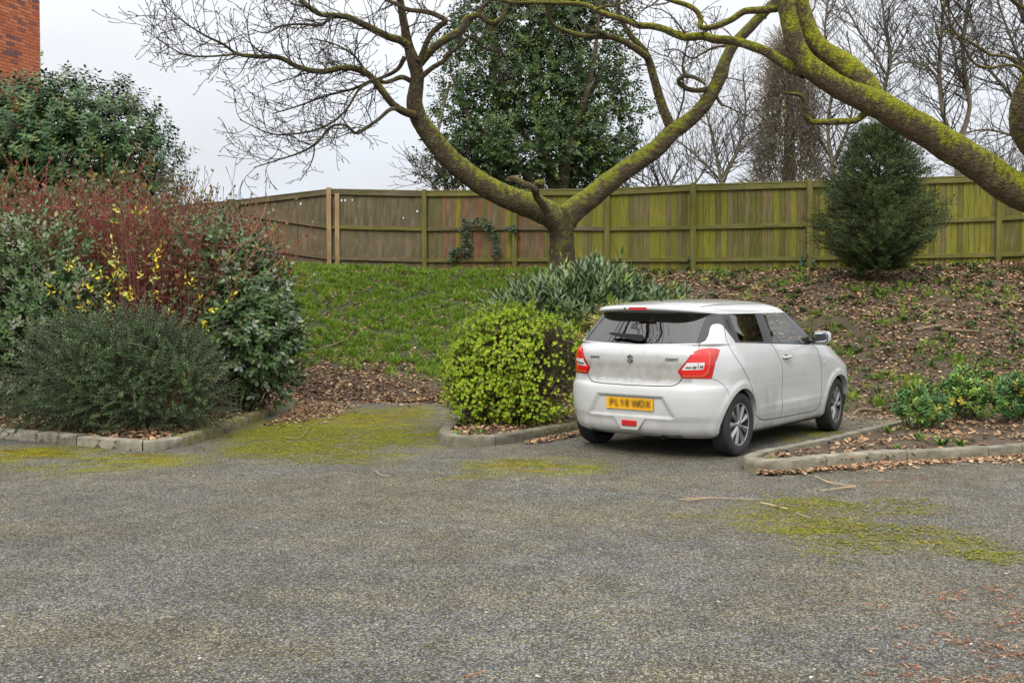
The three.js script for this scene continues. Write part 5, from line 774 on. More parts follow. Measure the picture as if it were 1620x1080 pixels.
// ivy smothered tree behind the fence
{
  const X = 0.55, Z = 29.5, base = onGround(X, Z), t = thing('ivy_clad_tree', 'big tree smothered in dark glossy evergreen leaves behind the fence', 'tree', base), R = rng(801), wood = new Acc(), acc = new Acc(), rel = (s) => { s.P = s.P.map((p) => p.clone().sub(base)); return s; };
  const bark = barkColour([0.10, 0.07, 0.042], [0.17, 0.15, 0.1], [0.15, 0.15, 0.02], 0.6);
  for (const l of [[[890, 360, 26], [892, 280, 20], [905, 220, 14], [925, 160, 10], [940, 90, 7], [950, 0, 5]], [[885, 360, 24], [870, 270, 18], [850, 200, 14], [845, 120, 11], [860, 40, 8], [865, -60, 6]], [[880, 340, 18], [920, 240, 9], [930, 210, 8], [915, 185, 7]], [[888, 320, 14], [935, 250, 8], [958, 180, 6], [985, 110, 4]], [[878, 330, 14], [800, 240, 10], [740, 180, 7], [715, 120, 5]], [[860, 250, 10], [800, 170, 7], [790, 100, 5], [775, 40, 4]], [[925, 165, 6], [950, 110, 4.5], [968, 75, 3.4]], [[930, 160, 5], [962, 100, 3.6], [985, 82, 2.4]], [[712, 130, 5], [700, 175, 4], [690, 230, 3]]]) { const s = rel(traced(l, Z + 0.2 - 0.8 * R(), Z - 1.4 * R(), 0.12)); wood.tube(s.P, s.R, 9, bark, 0.08); }
  part('trunk', wood.geo(), poleMat, t);
  const blobs = []; for (const [u, v, ru, rv, dz] of [[850, 230, 130, 75, 0], [770, 250, 80, 50, -0.3], [940, 225, 70, 75, -0.2], [850, 130, 130, 80, 0.3], [755, 150, 65, 70, 0.1], [960, 120, 55, 70, 0.2], [850, 30, 120, 70, 0.2], [760, 60, 60, 55, 0.4], [940, 20, 60, 60, 0.3], [850, -60, 110, 70, 0.4], [720, 215, 45, 50, 0.2], [975, 260, 40, 40, 0.2], [700, 265, 45, 34, 0.1], [985, 190, 32, 40, 0.1]]) { const c = at(u, v, Z + dz).sub(base), k = Z / F; blobs.push([c.x, c.y, c.z, ru * k, rv * k, Math.min(2.1, ru * k * 0.9)]); }
  for (let k = 0; k < 26; k++) { const a = (k / 26) * 6.28 + 0.2 * R(), c = at(850 + (135 + 40 * R()) * Math.cos(a), 140 + (150 + 30 * R()) * Math.sin(a), Z + 0.3 * (R() - 0.5)).sub(base), q = 0.3 + 0.35 * R(); blobs.push([c.x, c.y, c.z, q, q * (0.8 + 0.6 * R()), q]); }
  const o = { leaves: 9, splay: [1.3, 0.75], shoot: 0.24, len: 0.108, wid: 0.52, droop: 0.35, fold: 0.16, colour: pickTint([[0.44, [0.036, 0.074, 0.02]], [0.32, [0.056, 0.108, 0.026]], [0.17, [0.11, 0.16, 0.028]], [0.07, [0.075, 0.115, 0.05]]]) };
  acc.plain = true;
  for (let k = 0; k < 10200; k++) { const [p, n] = inBlob(blobs, R, 0.15), hole = fbm3(p.x * 1.0 + 3, p.y * 1.0, 5, 3); if (hole > 0.33 + 0.16 * R()) continue; const d = n.multiplyScalar(0.7).add(V(0.6 * (R() - 0.5), 0.35 + 0.4 * (R() - 0.5), 0.6 * (R() - 0.5))).normalize(); shoot(acc, p, d, o, R); }
  part('foliage', acc.geo(), leafMat, t);
}
// evergreen by the brick building
{
  const o = { category: 'tree', plain: true, count: 4300, leaves: 10, splay: [1.35, 0.9], shoot: 0.15, len: 0.10, wid: 0.5, droop: 0.4, fold: 0.14, up: 0.6, shell: 0.5, stems: 26, stemR: 0.03, colour: pickTint([[0.46, [0.042, 0.095, 0.028]], [0.32, [0.06, 0.13, 0.04]], [0.15, [0.11, 0.16, 0.035]], [0.07, [0.17, 0.15, 0.04]]]) };
  shrub('evergreen_tree', 'rounded dark glossy evergreen tree below the brick building', -7.5, 18.2, [[-0.1, 2.7, 0, 2.05, 1.65, 1.5], [-0.9, 3.1, 0, 1.3, 1.15, 1.2], [0.45, 3.3, 0, 1.25, 1.05, 1.1], [1.1, 2.1, 0, 0.95, 0.95, 0.9], [-0.1, 3.75, 0, 0.7, 0.6, 0.6], [-1.6, 2.4, 0, 1.4, 1.5, 1.2]], o, 811);
}
// red stemmed shrub
{
  const X = -5.0, Z = 14.0, base = onGround(X, Z), t = thing('red_stemmed_shrub', 'thicket of bare dark red stems filling the back of the large shrub bed', 'shrub', base), R = rng(821), acc = new Acc(), lv = new Acc();
  const red = [[0.26, 0.066, 0.05], [0.19, 0.072, 0.05], [0.33, 0.13, 0.08], [0.33, 0.23, 0.12]];
  for (let k = 0; k < 640; k++) {
    const bx = -1.75 + 3.05 * R(), bz = 1.7 * (R() - 0.5), lean = V(bx * 0.16 + 0.5 * (R() - 0.5), 1, bz * 0.2 + 0.45 * (R() - 0.5)).normalize(), top = interp([[-1.7, 2.75], [-0.6, 2.85], [0.2, 2.75], [1.0, 2.45], [1.7, 2.0]], bx) * (0.78 + 0.26 * R()), c = jitter(red[R() < 0.5 ? 0 : R() < 0.5 ? 1 : R() < 0.72 ? 2 : 3], R, 0.22, 0.1), n = 6, pts = [V(bx, -0.05, bz)], rad = [0.009], d = lean.clone(), q = pts[0].clone(), dirs = [];
    for (let i = 1; i <= n; i++) { d.x += 0.16 * (R() - 0.5); d.z += 0.16 * (R() - 0.5); d.normalize(); q.addScaledVector(d, top / n); pts.push(q.clone()); dirs.push(d.clone()); rad.push(0.009 * (1 - 0.62 * (i / n))); }
    acc.tube(pts, rad, 4, () => c);
    for (let j = 0; j < 9; j++) { const i = 2 + Math.floor(R() * 4), p = pts[i].clone().lerp(pts[i + 1], R()), sd = V(R() - 0.5, -0.05 + 0.7 * R(), R() - 0.5).normalize(), L = 0.25 + 0.5 * R(), m = p.clone().addScaledVector(sd, L * 0.5), e = m.clone().addScaledVector(sd.add(V(0.2 * (R() - 0.5), 0.35, 0.2 * (R() - 0.5))).normalize(), L * 0.5); acc.tube([p, m, e], [0.0045, 0.0038, 0.003], 3, () => c); if (R() < 0.85) { const lq = R(), lc = lq < 0.2 ? jitter([0.3, 0.15, 0.09], R) : lq < 0.4 ? jitter([0.28, 0.25, 0.07], R) : lq < 0.78 ? jitter([0.17, 0.2, 0.10], R) : jitter([0.3, 0.32, 0.21], R); for (let w = 0; w < 4; w++) { _a.set(R() - 0.5, 0.3 + R() * 0.5, R() - 0.5).normalize(); _s.set(R() - 0.5, R() - 0.5, R() - 0.5).cross(_a).normalize(); lv.leaf(e, _a, _s, 0.05, 0.022, 0.1, lc); } } }
  }
  part('stems', acc.geo(), twigMat, t); part('foliage', lv.geo(), softLeafMat, t);
}
// bare straw coloured sprigs beyond it
{
  const base = onGround(-4.9, 16.6), t = thing('bare_sprig_shrub', 'sparse leafless sprigs standing up between the red stems and the fence', 'shrub', base), R = rng(825), acc = new Acc(), o = { seg: 0.1, crook: 0.35, lift: 0.12, rmin: 0.004, per: 2.4, shrink: 0.6, angle: 0.5, bud: 2.0, colour: () => [0.13, 0.105, 0.085] };
  for (let k = 0; k < 16; k++) twig(acc, V(0.9 * (R() - 0.5), 0, 0.5 * (R() - 0.5)), V(0.35 * (R() - 0.5), 1, 0.35 * (R() - 0.5)).normalize(), 1.5 + 0.6 * R(), 0.010, 2, R, o);
  part('stems', acc.geo(), twigMat, t);
}
// silvery leaved shrubs
const silver = pickTint([[0.36, [0.105, 0.142, 0.094]], [0.28, [0.070, 0.115, 0.055]], [0.26, [0.210, 0.236, 0.176]], [0.1, [0.308, 0.317, 0.240]]]);
shrub('silver_leaved_shrub', 'silvery green shrub at the outer end of the large shrub bed', -5.75, 12.75, [[0, 0.95, 0, 0.95, 0.95, 0.62], [0.1, 1.75, 0, 0.72, 0.68, 0.5], [-0.5, 1.4, 0, 0.7, 1.0, 0.55], [0.55, 1.2, 0.1, 0.5, 0.7, 0.4]], { count: 2700, leaves: 8, splay: [1.25, 0.7], shoot: 0.15, len: 0.062, wid: 0.5, up: 0.55, shell: 0.45, stems: 40, colour: pickTint([[0.4, [0.090, 0.168, 0.054]], [0.3, [0.135, 0.210, 0.088]], [0.22, [0.255, 0.301, 0.189]], [0.08, [0.300, 0.294, 0.216]]]), bark: [0.10, 0.045, 0.04] }, 831);
shrub('grey_green_shrub', 'bushy grey green shrub overhanging the mossy side kerb beside the lawn', -3.45, 13.5, [[0, 1.05, 0, 0.62, 0.62, 0.6], [0.18, 1.35, 0, 0.48, 0.5, 0.45], [0.25, 0.85, 0.05, 0.52, 0.45, 0.5], [-0.1, 1.75, 0, 0.42, 0.42, 0.4], [-0.35, 2.1, 0.1, 0.32, 0.26, 0.3], [0.32, 0.42, 0.0, 0.34, 0.26, 0.3]], { count: 1750, leaves: 9, splay: [1.3, 0.75], shoot: 0.17, len: 0.082, wid: 0.5, up: 0.4, shell: 0.5, stems: 46, stemR: 0.02, droop: 0.2, colour: pickTint([[0.5, [0.077, 0.135, 0.048]], [0.3, [0.126, 0.189, 0.079]], [0.16, [0.196, 0.236, 0.168]], [0.04, [0.280, 0.297, 0.204]]]), bark: [0.075, 0.055, 0.045] }, 832);
shrub('silver_topped_shrub', 'thin silvery shoots standing above the red stems beside the fence', -4.05, 14.3, [[0, 2.15, 0, 0.42, 0.42, 0.4], [0.45, 1.9, 0, 0.4, 0.5, 0.4], [0.75, 1.55, 0, 0.3, 0.45, 0.3]], { count: 420, leaves: 7, splay: [1.2, 0.6], shoot: 0.18, len: 0.075, wid: 0.45, up: 0.7, shell: 0.15, stems: 40, stemR: 0.01, colour: silver, bark: [0.16, 0.075, 0.055] }, 833);
// yellow variegated shrub
{
  const blobs = []; const base = onGround(-4.25, 12.35); for (const [u, v, ru, rv, Z] of [[150, 500, 55, 40, 11.95], [175, 465, 60, 32, 12.05], [220, 435, 55, 34, 12.15], [250, 480, 65, 34, 12.05], [205, 340, 25, 30, 12.5], [120, 440, 40, 30, 12.2], [320, 490, 40, 24, 12.2], [285, 470, 36, 20, 12.3], [195, 410, 30, 30, 12.4], [130, 525, 26, 20, 11.95]]) { const c = at(u, v, Z).sub(base), k = Z / F; blobs.push([c.x, c.y, c.z, ru * k, rv * k, 0.2]); }
  shrub('yellow_leaved_shrub', 'shrub with sprays of bright yellow leaves among the red stems', -4.25, 12.35, blobs, { count: 90, leaves: 6, splay: [1.2, 0.6], shoot: 0.14, len: 0.056, wid: 0.45, up: 0.5, shell: 0.1, stems: 34, stemR: 0.008, colour: pickTint([[0.42, [0.60, 0.50, 0.035]], [0.2, [0.5, 0.48, 0.12]], [0.38, [0.10, 0.15, 0.05]]]), bark: [0.16, 0.06, 0.05], matte: true }, 841);
}
// dark small-leaved shrub spilling over the kerb
{
  const base = onGround(-4.2, 11.65), t = thing('dark_spreading_shrub', 'low dark green small leaved shrub spilling over the pale kerb', 'shrub', base), R = rng(851), acc = new Acc(), wood = new Acc();
  const blobs = [[0, 0.45, 0, 1.0, 0.66, 0.62], [-0.45, 0.62, 0.1, 0.62, 0.58, 0.5], [0.35, 0.55, 0.05, 0.66, 0.62, 0.5], [-0.1, 0.75, 0, 0.62, 0.5, 0.45], [-0.8, 0.3, 0.1, 0.5, 0.4, 0.4], [0.7, 0.3, 0.05, 0.4, 0.42, 0.42]];
  const tones = pickTint([[0.55, [0.05, 0.095, 0.03]], [0.32, [0.075, 0.125, 0.042]], [0.13, [0.15, 0.19, 0.085]]]);
  for (let k = 0; k < 2700; k++) {
    const [p, n] = inBlob(blobs, R, 0.45); if (p.y < 0.03) continue; const d = n.multiplyScalar(0.6).add(V(1.0 * (R() - 0.5), 0.15 + 0.7 * (R() - 0.5), 0.8 * (R() - 0.3))).normalize(), L = 0.16 + 0.2 * R(), e1 = p.clone().addScaledVector(d, L * 0.5), e2 = e1.clone().addScaledVector(d.clone().add(V(0.2 * (R() - 0.5), 0.1 * (R() - 0.5), 0.2 * (R() - 0.5))).normalize(), L * 0.5), c = R() < 0.25 ? [0.13, 0.12, 0.09] : [0.06, 0.055, 0.04], [s, u] = frameFor(d), lc = tones(p, R);
    wood.tube([p, e1, e2], [0.004, 0.0032, 0.0025], 3, () => c);
    const m = Math.round(L * 75); for (let i = 0; i < m; i++) { const t2 = (i + R()) / m, a = i * 2.4 + R(), q = p.clone().lerp(e1, Math.min(1, t2 * 2)).lerp(e2, Math.max(0, t2 * 2 - 1)); _a.copy(d).multiplyScalar(0.55).addScaledVector(s, Math.cos(a)).addScaledVector(u, Math.sin(a)).normalize(); _s.crossVectors(d, _a).normalize(); acc.leaf(q, _a, _s, 0.026 + 0.01 * R(), 0.011, 0.12, jitter(lc, R, 0.2, 0.05)); }
  }
  for (let k = 0; k < 150; k++) { // longer arching sprays
    const [p, n] = inBlob(blobs, R, 0.75); if (p.y < 0.08) continue; const d = n.multiplyScalar(0.7).add(V(0.9 * (R() - 0.5), 0.35 * R(), 0.7 * R())).normalize(), L = 0.35 + 0.35 * R(), pts = [p.clone().addScaledVector(d, -0.2)], q = p.clone(), c = R() < 0.5 ? [0.2, 0.18, 0.12] : [0.09, 0.085, 0.055], lc = tones(p, R); for (let i = 0; i < 5; i++) { d.y -= 0.12; d.normalize(); pts.push(q.clone()); q.addScaledVector(d, L / 5); } wood.tube(pts, pts.map((_, i) => 0.0045 - 0.0005 * i), 3, () => c);
    for (let i = 1; i < pts.length - 1; i++) for (let j = 0; j < 9; j++) { const b = pts[i].clone().lerp(pts[i + 1], j / 9), a = j * 2.4 + i; _a.set(Math.cos(a), 0.4 * Math.sin(a * 1.7), Math.sin(a)).addScaledVector(d, 0.5).normalize(); _s.crossVectors(d, _a).normalize(); acc.leaf(b, _a, _s, 0.028, 0.012, 0.12, jitter(lc, R, 0.2, 0.05)); }
  }
  for (let k = 0; k < 90; k++) { const [p] = inBlob(blobs, R, 0.6), root = V(p.x * 0.4, -0.03, p.z * 0.3), mid = root.clone().lerp(p, 0.5).add(V(0.08 * (R() - 0.5), 0.05, 0.08 * (R() - 0.5))); wood.tube([root, mid, p], [0.009, 0.007, 0.004], 4, () => jitter([0.12, 0.105, 0.08], R)); }
  part('stems', wood.geo(), twigMat, t); part('foliage', acc.geo(), leafMat, t);
}
// lime green cushion bush beside the car
{
  const base = onGround(0.03, 12.35), t = thing('lime_green_bush', 'rounded lime green bush on the small kerbed island beside the car', 'shrub', base), R = rng(861), acc = new Acc(), wood = new Acc();
  const blobs = [[0, 0.6, 0, 0.80, 0.68, 0.62], [-0.05, 0.78, -0.02, 0.62, 0.55, 0.52], [0.42, 0.72, 0, 0.42, 0.5, 0.45], [-0.5, 0.45, 0.1, 0.38, 0.5, 0.42], [0.2, 0.3, 0.35, 0.55, 0.34, 0.3], [-0.3, 0.28, 0.32, 0.42, 0.3, 0.3]];
  const worn = at(880, 585, 11.95).sub(base);
  for (let k = 0; k < 12500; k++) {
    const [p, n] = inBlob(blobs, R, 0.62); if (p.y < 0.02) continue; const dx = (p.x - worn.x) / 0.24, dy = (p.y - worn.y) / 0.42, gap = dx * dx + dy * dy < 1 + 0.5 * n2(p.x * 5, p.y * 5); if (gap && p.z > -0.25 && R() < 0.88) continue; const lump = fbm3(p.x * 5, p.y * 5, p.z * 5, 2); if (lump > 0.34) continue; p.addScaledVector(n, -0.10 * lump - 0.02);
    const d = n.multiplyScalar(0.75).add(V(0.5 * (R() - 0.5), 0.55, 0.5 * (R() - 0.5))).normalize(), [s, u] = frameFor(d), fresh = R(), c0 = fresh < 0.74 ? [0.37, 0.48, 0.035] : fresh < 0.93 ? [0.22, 0.37, 0.04] : fresh < 0.965 ? [0.4, 0.36, 0.09] : [0.17, 0.10, 0.045];
    for (let ring = 0; ring < 2; ring++) for (let i = 0; i < 5; i++) { const a = (i / 5) * 6.28 + ring * 0.63 + R() * 0.3, sp = [0.45, 1.05][ring], q = p.clone().addScaledVector(d, 0.034 - ring * 0.014); _a.copy(d).multiplyScalar(Math.cos(sp)).addScaledVector(s, Math.sin(sp) * Math.cos(a)).addScaledVector(u, Math.sin(sp) * Math.sin(a)).normalize(); _s.crossVectors(d, _a).normalize(); acc.leaf(q, _a, _s, 0.020 + 0.007 * R(), 0.0145, -0.12, jitter(c0, R, 0.15, 0.06)); }
    if (R() < 0.5) wood.tube([p.clone().addScaledVector(d, -0.16), p], [0.004, 0.003], 3, () => [0.10, 0.085, 0.045]);
  }
  for (let k = 0; k < 150; k++) { const [p, n] = inBlob(blobs, R, 0.55), root = V(p.x * 0.3, -0.03, p.z * 0.3), mid = root.clone().lerp(p, 0.5).add(V(0.1 * (R() - 0.5), 0.04, 0.1 * (R() - 0.5))); wood.tube([root, mid, p], [0.011, 0.008, 0.003], 4, () => jitter([0.085, 0.06, 0.04], R)); }
  for (let k = 0; k < 260; k++) { const a = R() * 6.28, r = Math.sqrt(R()), p = V(worn.x + 0.26 * r * Math.cos(a), worn.y + 0.44 * r * Math.sin(a), worn.z - 0.1 - 0.25 * R()), d = V(R() - 0.5, R() - 0.3, R() - 0.2).normalize(), e = p.clone().addScaledVector(d, 0.12 + 0.14 * R()); wood.tube([p, p.clone().lerp(e, 0.5).add(V(0.02 * (R() - 0.5), 0.02 * (R() - 0.5), 0)), e], [0.004, 0.0035, 0.0025], 3, () => jitter([0.12, 0.085, 0.055], R)); }
  part('stems', wood.geo(), twigMat, t); part('foliage', acc.geo(), softLeafMat, t);
}
// long leaved laurel and the pale shrub in it
shrub('long_leaved_laurel', 'laurel with long grey green upright leaves below the forked trunk', 1.15, 17.4, [[-0.1, 0.75, 0, 1.05, 0.66, 0.8], [-1.0, 0.66, 0.2, 0.6, 0.46, 0.6], [0.25, 1.0, 0, 0.62, 0.5, 0.6], [0.95, 0.66, 0, 0.7, 0.54, 0.6], [-0.35, 0.95, 0, 0.5, 0.42, 0.5], [0.45, 1.38, -0.1, 0.22, 0.24, 0.22], [1.35, 0.65, 0, 0.45, 0.42, 0.4]], { count: 900, leaves: 9, splay: [1.05, 0.45], shoot: 0.2, len: 0.165, wid: 0.28, up: 0.85, shell: 0.45, stems: 40, stemR: 0.014, fold: 0.1, colour: pickTint([[0.42, [0.102, 0.162, 0.067]], [0.33, [0.162, 0.234, 0.115]], [0.15, [0.252, 0.318, 0.190]], [0.1, [0.192, 0.252, 0.046]]]), bark: [0.09, 0.07, 0.05] }, 871);
shrub('pale_tipped_shrub', 'yellowish green shrub growing in front of the laurel behind the car roof', 1.6, 16.5, [[0, 0.75, 0, 0.5, 0.42, 0.4], [-0.3, 0.62, 0.1, 0.36, 0.34, 0.3], [0.1, 1.0, 0, 0.24, 0.2, 0.2]], { count: 230, leaves: 12, splay: [1.4, 0.8], shoot: 0.07, len: 0.085, wid: 0.26, up: 0.9, shell: 0.6, stems: 16, droop: 0.3, colour: pickTint([[0.5, [0.20, 0.24, 0.05]], [0.3, [0.33, 0.32, 0.09]], [0.2, [0.35, 0.22, 0.08]]]), matte: true }, 872);
shrub('pale_tipped_shrub', 'small pale shrub among the laurel leaves behind the lime green bush', -0.35, 16.9, [[0, 0.75, 0, 0.35, 0.3, 0.3]], { count: 70, leaves: 11, splay: [1.3, 0.7], shoot: 0.07, len: 0.09, wid: 0.26, up: 0.9, shell: 0.5, stems: 8, colour: pickTint([[0.6, [0.18, 0.24, 0.07]], [0.4, [0.28, 0.30, 0.11]]]), matte: true }, 873);
// young conifer on the bank
{
  const X = 6.8, Z = 20.0, base = onGround(X, Z), t = thing('young_conifer', 'dark bushy young conifer on the bank against the fence', 'tree', base), R = rng(881), acc = new Acc(), wood = new Acc();
  wood.tube([V(0, -0.1, 0), V(0.02, 0.5, 0), V(-0.03, 1.4, 0), V(0.02, 2.3, 0), V(0, 2.8, 0)], [0.055, 0.045, 0.032, 0.015, 0.005], 8, () => jitter([0.12, 0.075, 0.05], R, 0.1)); wood.tube([V(0.05, 0.35, 0), V(0.18, 0.62, 0.1), V(0.25, 0.8, 0.12)], [0.02, 0.016, 0.01], 6, () => [0.22, 0.14, 0.09]);
  const rad = (h) => interp([[0.15, 0.3], [0.45, 0.85], [0.8, 1.12], [1.2, 1.12], [1.7, 0.98], [2.2, 0.68], [2.6, 0.38], [2.85, 0.08]], h);
  for (let k = 0; k < 4800; k++) {
    const h = 0.18 + 2.62 * Math.pow(R(), 1.15), a = R() * 6.28, wob = 0.80 + 0.42 * n3(Math.cos(a) * 1.6, h * 1.8, Math.sin(a) * 1.6), r = rad(h) * wob * Math.sqrt(0.12 + 0.88 * R()) * (R() < 0.06 ? 1.16 : 1), p = V(r * Math.cos(a), h, r * Math.sin(a)), d = V(Math.cos(a) + 0.6 * (R() - 0.5), 0.55 + 0.6 * (R() - 0.5), Math.sin(a) + 0.6 * (R() - 0.5)).normalize(), L = 0.16 + 0.14 * R(), [s, u] = frameFor(d), c0 = jitter(R() < 0.65 ? [0.042, 0.066, 0.02] : [0.075, 0.105, 0.032], R, 0.25, 0.1);
    const e = p.clone().addScaledVector(d, L); e.y -= 0.03; if (k % 2) wood.tube([p, e], [0.004, 0.002], 3, () => [0.06, 0.05, 0.03]);
    for (let i = 0; i < 11; i++) { const t2 = (i + R()) / 11, b = i * 2.4, q = p.clone().lerp(e, t2); _a.copy(d).multiplyScalar(0.9).addScaledVector(s, 0.8 * Math.cos(b)).addScaledVector(u, 0.8 * Math.sin(b)).normalize(); _s.crossVectors(d, _a).normalize(); acc.leaf(q, _a, _s, 0.08, 0.017, 0.05, c0); }
  }
  for (let k = 0; k < 40; k++) { const h = 0.3 + 2 * R(), a = R() * 6.28, r = rad(h) * 0.8; wood.tube([V(0, h - 0.15, 0), V(r * 0.5 * Math.cos(a), h, r * 0.5 * Math.sin(a)), V(r * Math.cos(a), h + 0.15, r * Math.sin(a))], [0.012, 0.008, 0.004], 4, () => [0.09, 0.065, 0.045]); }
  part('trunk', wood.geo(), twigMat, t); part('foliage', acc.geo(), softLeafMat, t);
}
// young green shrubs in the soil bed
const choisya = { leaves: 10, splay: [1.45, 0.8], shoot: 0.09, len: 0.05, wid: 0.58, up: 0.8, shell: 0.55, stems: 14, stemR: 0.008, colour: pickTint([[0.4, [0.055, 0.13, 0.04]], [0.34, [0.085, 0.19, 0.05]], [0.2, [0.17, 0.27, 0.05]], [0.06, [0.38, 0.38, 0.05]]]) };
shrub('young_green_shrub', 'young green shrub with drooping leaves on the soil bed near the kerb', 4.48, 11.7, [[0, 0.24, 0, 0.26, 0.19, 0.24], [0.1, 0.36, 0, 0.16, 0.13, 0.16], [-0.13, 0.25, 0.05, 0.14, 0.14, 0.14]], { ...choisya, count: 170 }, 891, 'young shrubs planted in the soil bed');
shrub('young_green_shrub', 'tallest young shrub with bright tips between its neighbours on the soil bed', 5.25, 12.45, [[0, 0.26, 0, 0.24, 0.22, 0.24], [0.02, 0.42, 0, 0.18, 0.14, 0.18]], { ...choisya, count: 170, colour: pickTint([[0.3, [0.07, 0.15, 0.04]], [0.4, [0.13, 0.25, 0.05]], [0.24, [0.24, 0.36, 0.06]], [0.06, [0.45, 0.35, 0.05]]]) }, 892, 'young shrubs planted in the soil bed');
shrub('young_green_shrub', 'broad young shrub beside the bright tipped one on the soil bed', 5.72, 12.15, [[0, 0.25, 0, 0.33, 0.22, 0.28], [0.05, 0.36, 0, 0.22, 0.13, 0.2]], { ...choisya, count: 220 }, 893, 'young shrubs planted in the soil bed');
shrub('young_green_shrub', 'pale tipped young shrub farthest along the soil bed', 6.0, 11.55, [[0, 0.25, 0, 0.24, 0.22, 0.22]], { ...choisya, count: 90, colour: pickTint([[0.5, [0.10, 0.2, 0.05]], [0.5, [0.26, 0.34, 0.06]]]) }, 894, 'young shrubs planted in the soil bed');
// ivy on the fence
{
  const ivy = (label, paths, seed, Z0) => { const R = rng(seed), [u0, v0] = paths[0][0], base = at(u0, v0, Z0(u0)), t = thing('climbing_ivy', label, 'ivy', base, 0, 'ivy climbing the fence'), acc = new Acc(), wood = new Acc(); for (const p of paths) { const s = spline(p.map(([u, v]) => at(u, v, Z0(u)).sub(base)), p.map(() => 0.008), 0.05); wood.tube(s.P, s.R, 5, () => [0.09, 0.07, 0.045]); const w = p[0][2] ?? 0.09; s.P.forEach((q) => { for (let k = 0; k < (p[0][3] ?? 5) * (0.25 + 0.7 * R()); k++) { _a.set(R() - 0.5, -0.4 + 0.6 * (R() - 0.5), 0.35 + 0.3 * R()).normalize(); _s.set(1, 0.3 * (R() - 0.5), 0.2).cross(_a).cross(_a).normalize(); const c = jitter([0.026, 0.055, 0.026], R, 0.35, 0.1); acc.leaf(V(q.x + w * 2 * (R() - 0.5), q.y + w * 2 * (R() - 0.5), q.z + 0.06 * R()), _a, _s, 0.065 + 0.03 * R(), 0.065, 0.1, c); } }); } part('stems', wood.geo(), twigMat, t); part('foliage', acc.geo(), leafMat, t); };
  const zf = (u) => { for (let i = 0; i < posts.length - 1; i++) { const [ax, az] = posts[i], [bx, bz] = posts[i + 1], ua = 810 + (F * ax) / az, ub = 810 + (F * bx) / bz; if (u >= ua && u <= ub) return lerp(az, bz, (u - ua) / (ub - ua)) - 0.1; } return 22.3; };
  ivy('dark ivy looping over the rails of the reddish fence panels', [[[712, 408, 0.12, 6], [730, 396], [738, 380], [732, 364], [736, 350]], [[716, 402, 0.1, 7], [728, 392], [745, 398]], [[736, 352, 0.09, 6], [750, 352], [766, 348], [775, 362], [782, 374], [786, 392], [782, 408]], [[800, 362, 0.07, 4], [812, 360], [818, 368]]], 901, zf);
  ivy('small ivy clump at the foot of the post beside the conifer', [[[1272, 432, 0.07, 4], [1270, 418], [1272, 404]], [[1284, 428, 0.05, 3], [1286, 410]]], 902, zf); ivy('thin ivy shoot on the post near the laurel', [[[1090, 432, 0.05, 3], [1088, 420], [1089, 408]]], 903, zf);
}

// ---------------------------------------------------------------- ground cover: fallen leaves, grass, weeds, moss, twigs
const _m = new THREE.Matrix4(), _q = new THREE.Quaternion(), _e = new THREE.Euler(), _p = new THREE.Vector3(), _k = new THREE.Vector3(), _c = new THREE.Color();
function scatter(name, label, category, geometry, material, list) { // list: [x, y, z, rx, ry, rz, sx, sy, sz, r, g, b]
  const im = new THREE.InstancedMesh(geometry, material, list.length); im.name = numbered(name); im.castShadow = im.receiveShadow = true;
  list.forEach((a, i) => { _q.setFromEuler(_e.set(a[3], a[4], a[5], 'YXZ')); im.setMatrixAt(i, _m.compose(_p.set(a[0], a[1], a[2]), _q, _k.set(a[6], a[7], a[8]))); im.setColorAt(i, _c.setRGB(a[9], a[10], a[11])); });
  scene.add(im); return tag(im, label, category, null, 'stuff');
}
const plainMat = (rough) => new THREE.MeshStandardMaterial({ roughness: rough, side: THREE.DoubleSide });
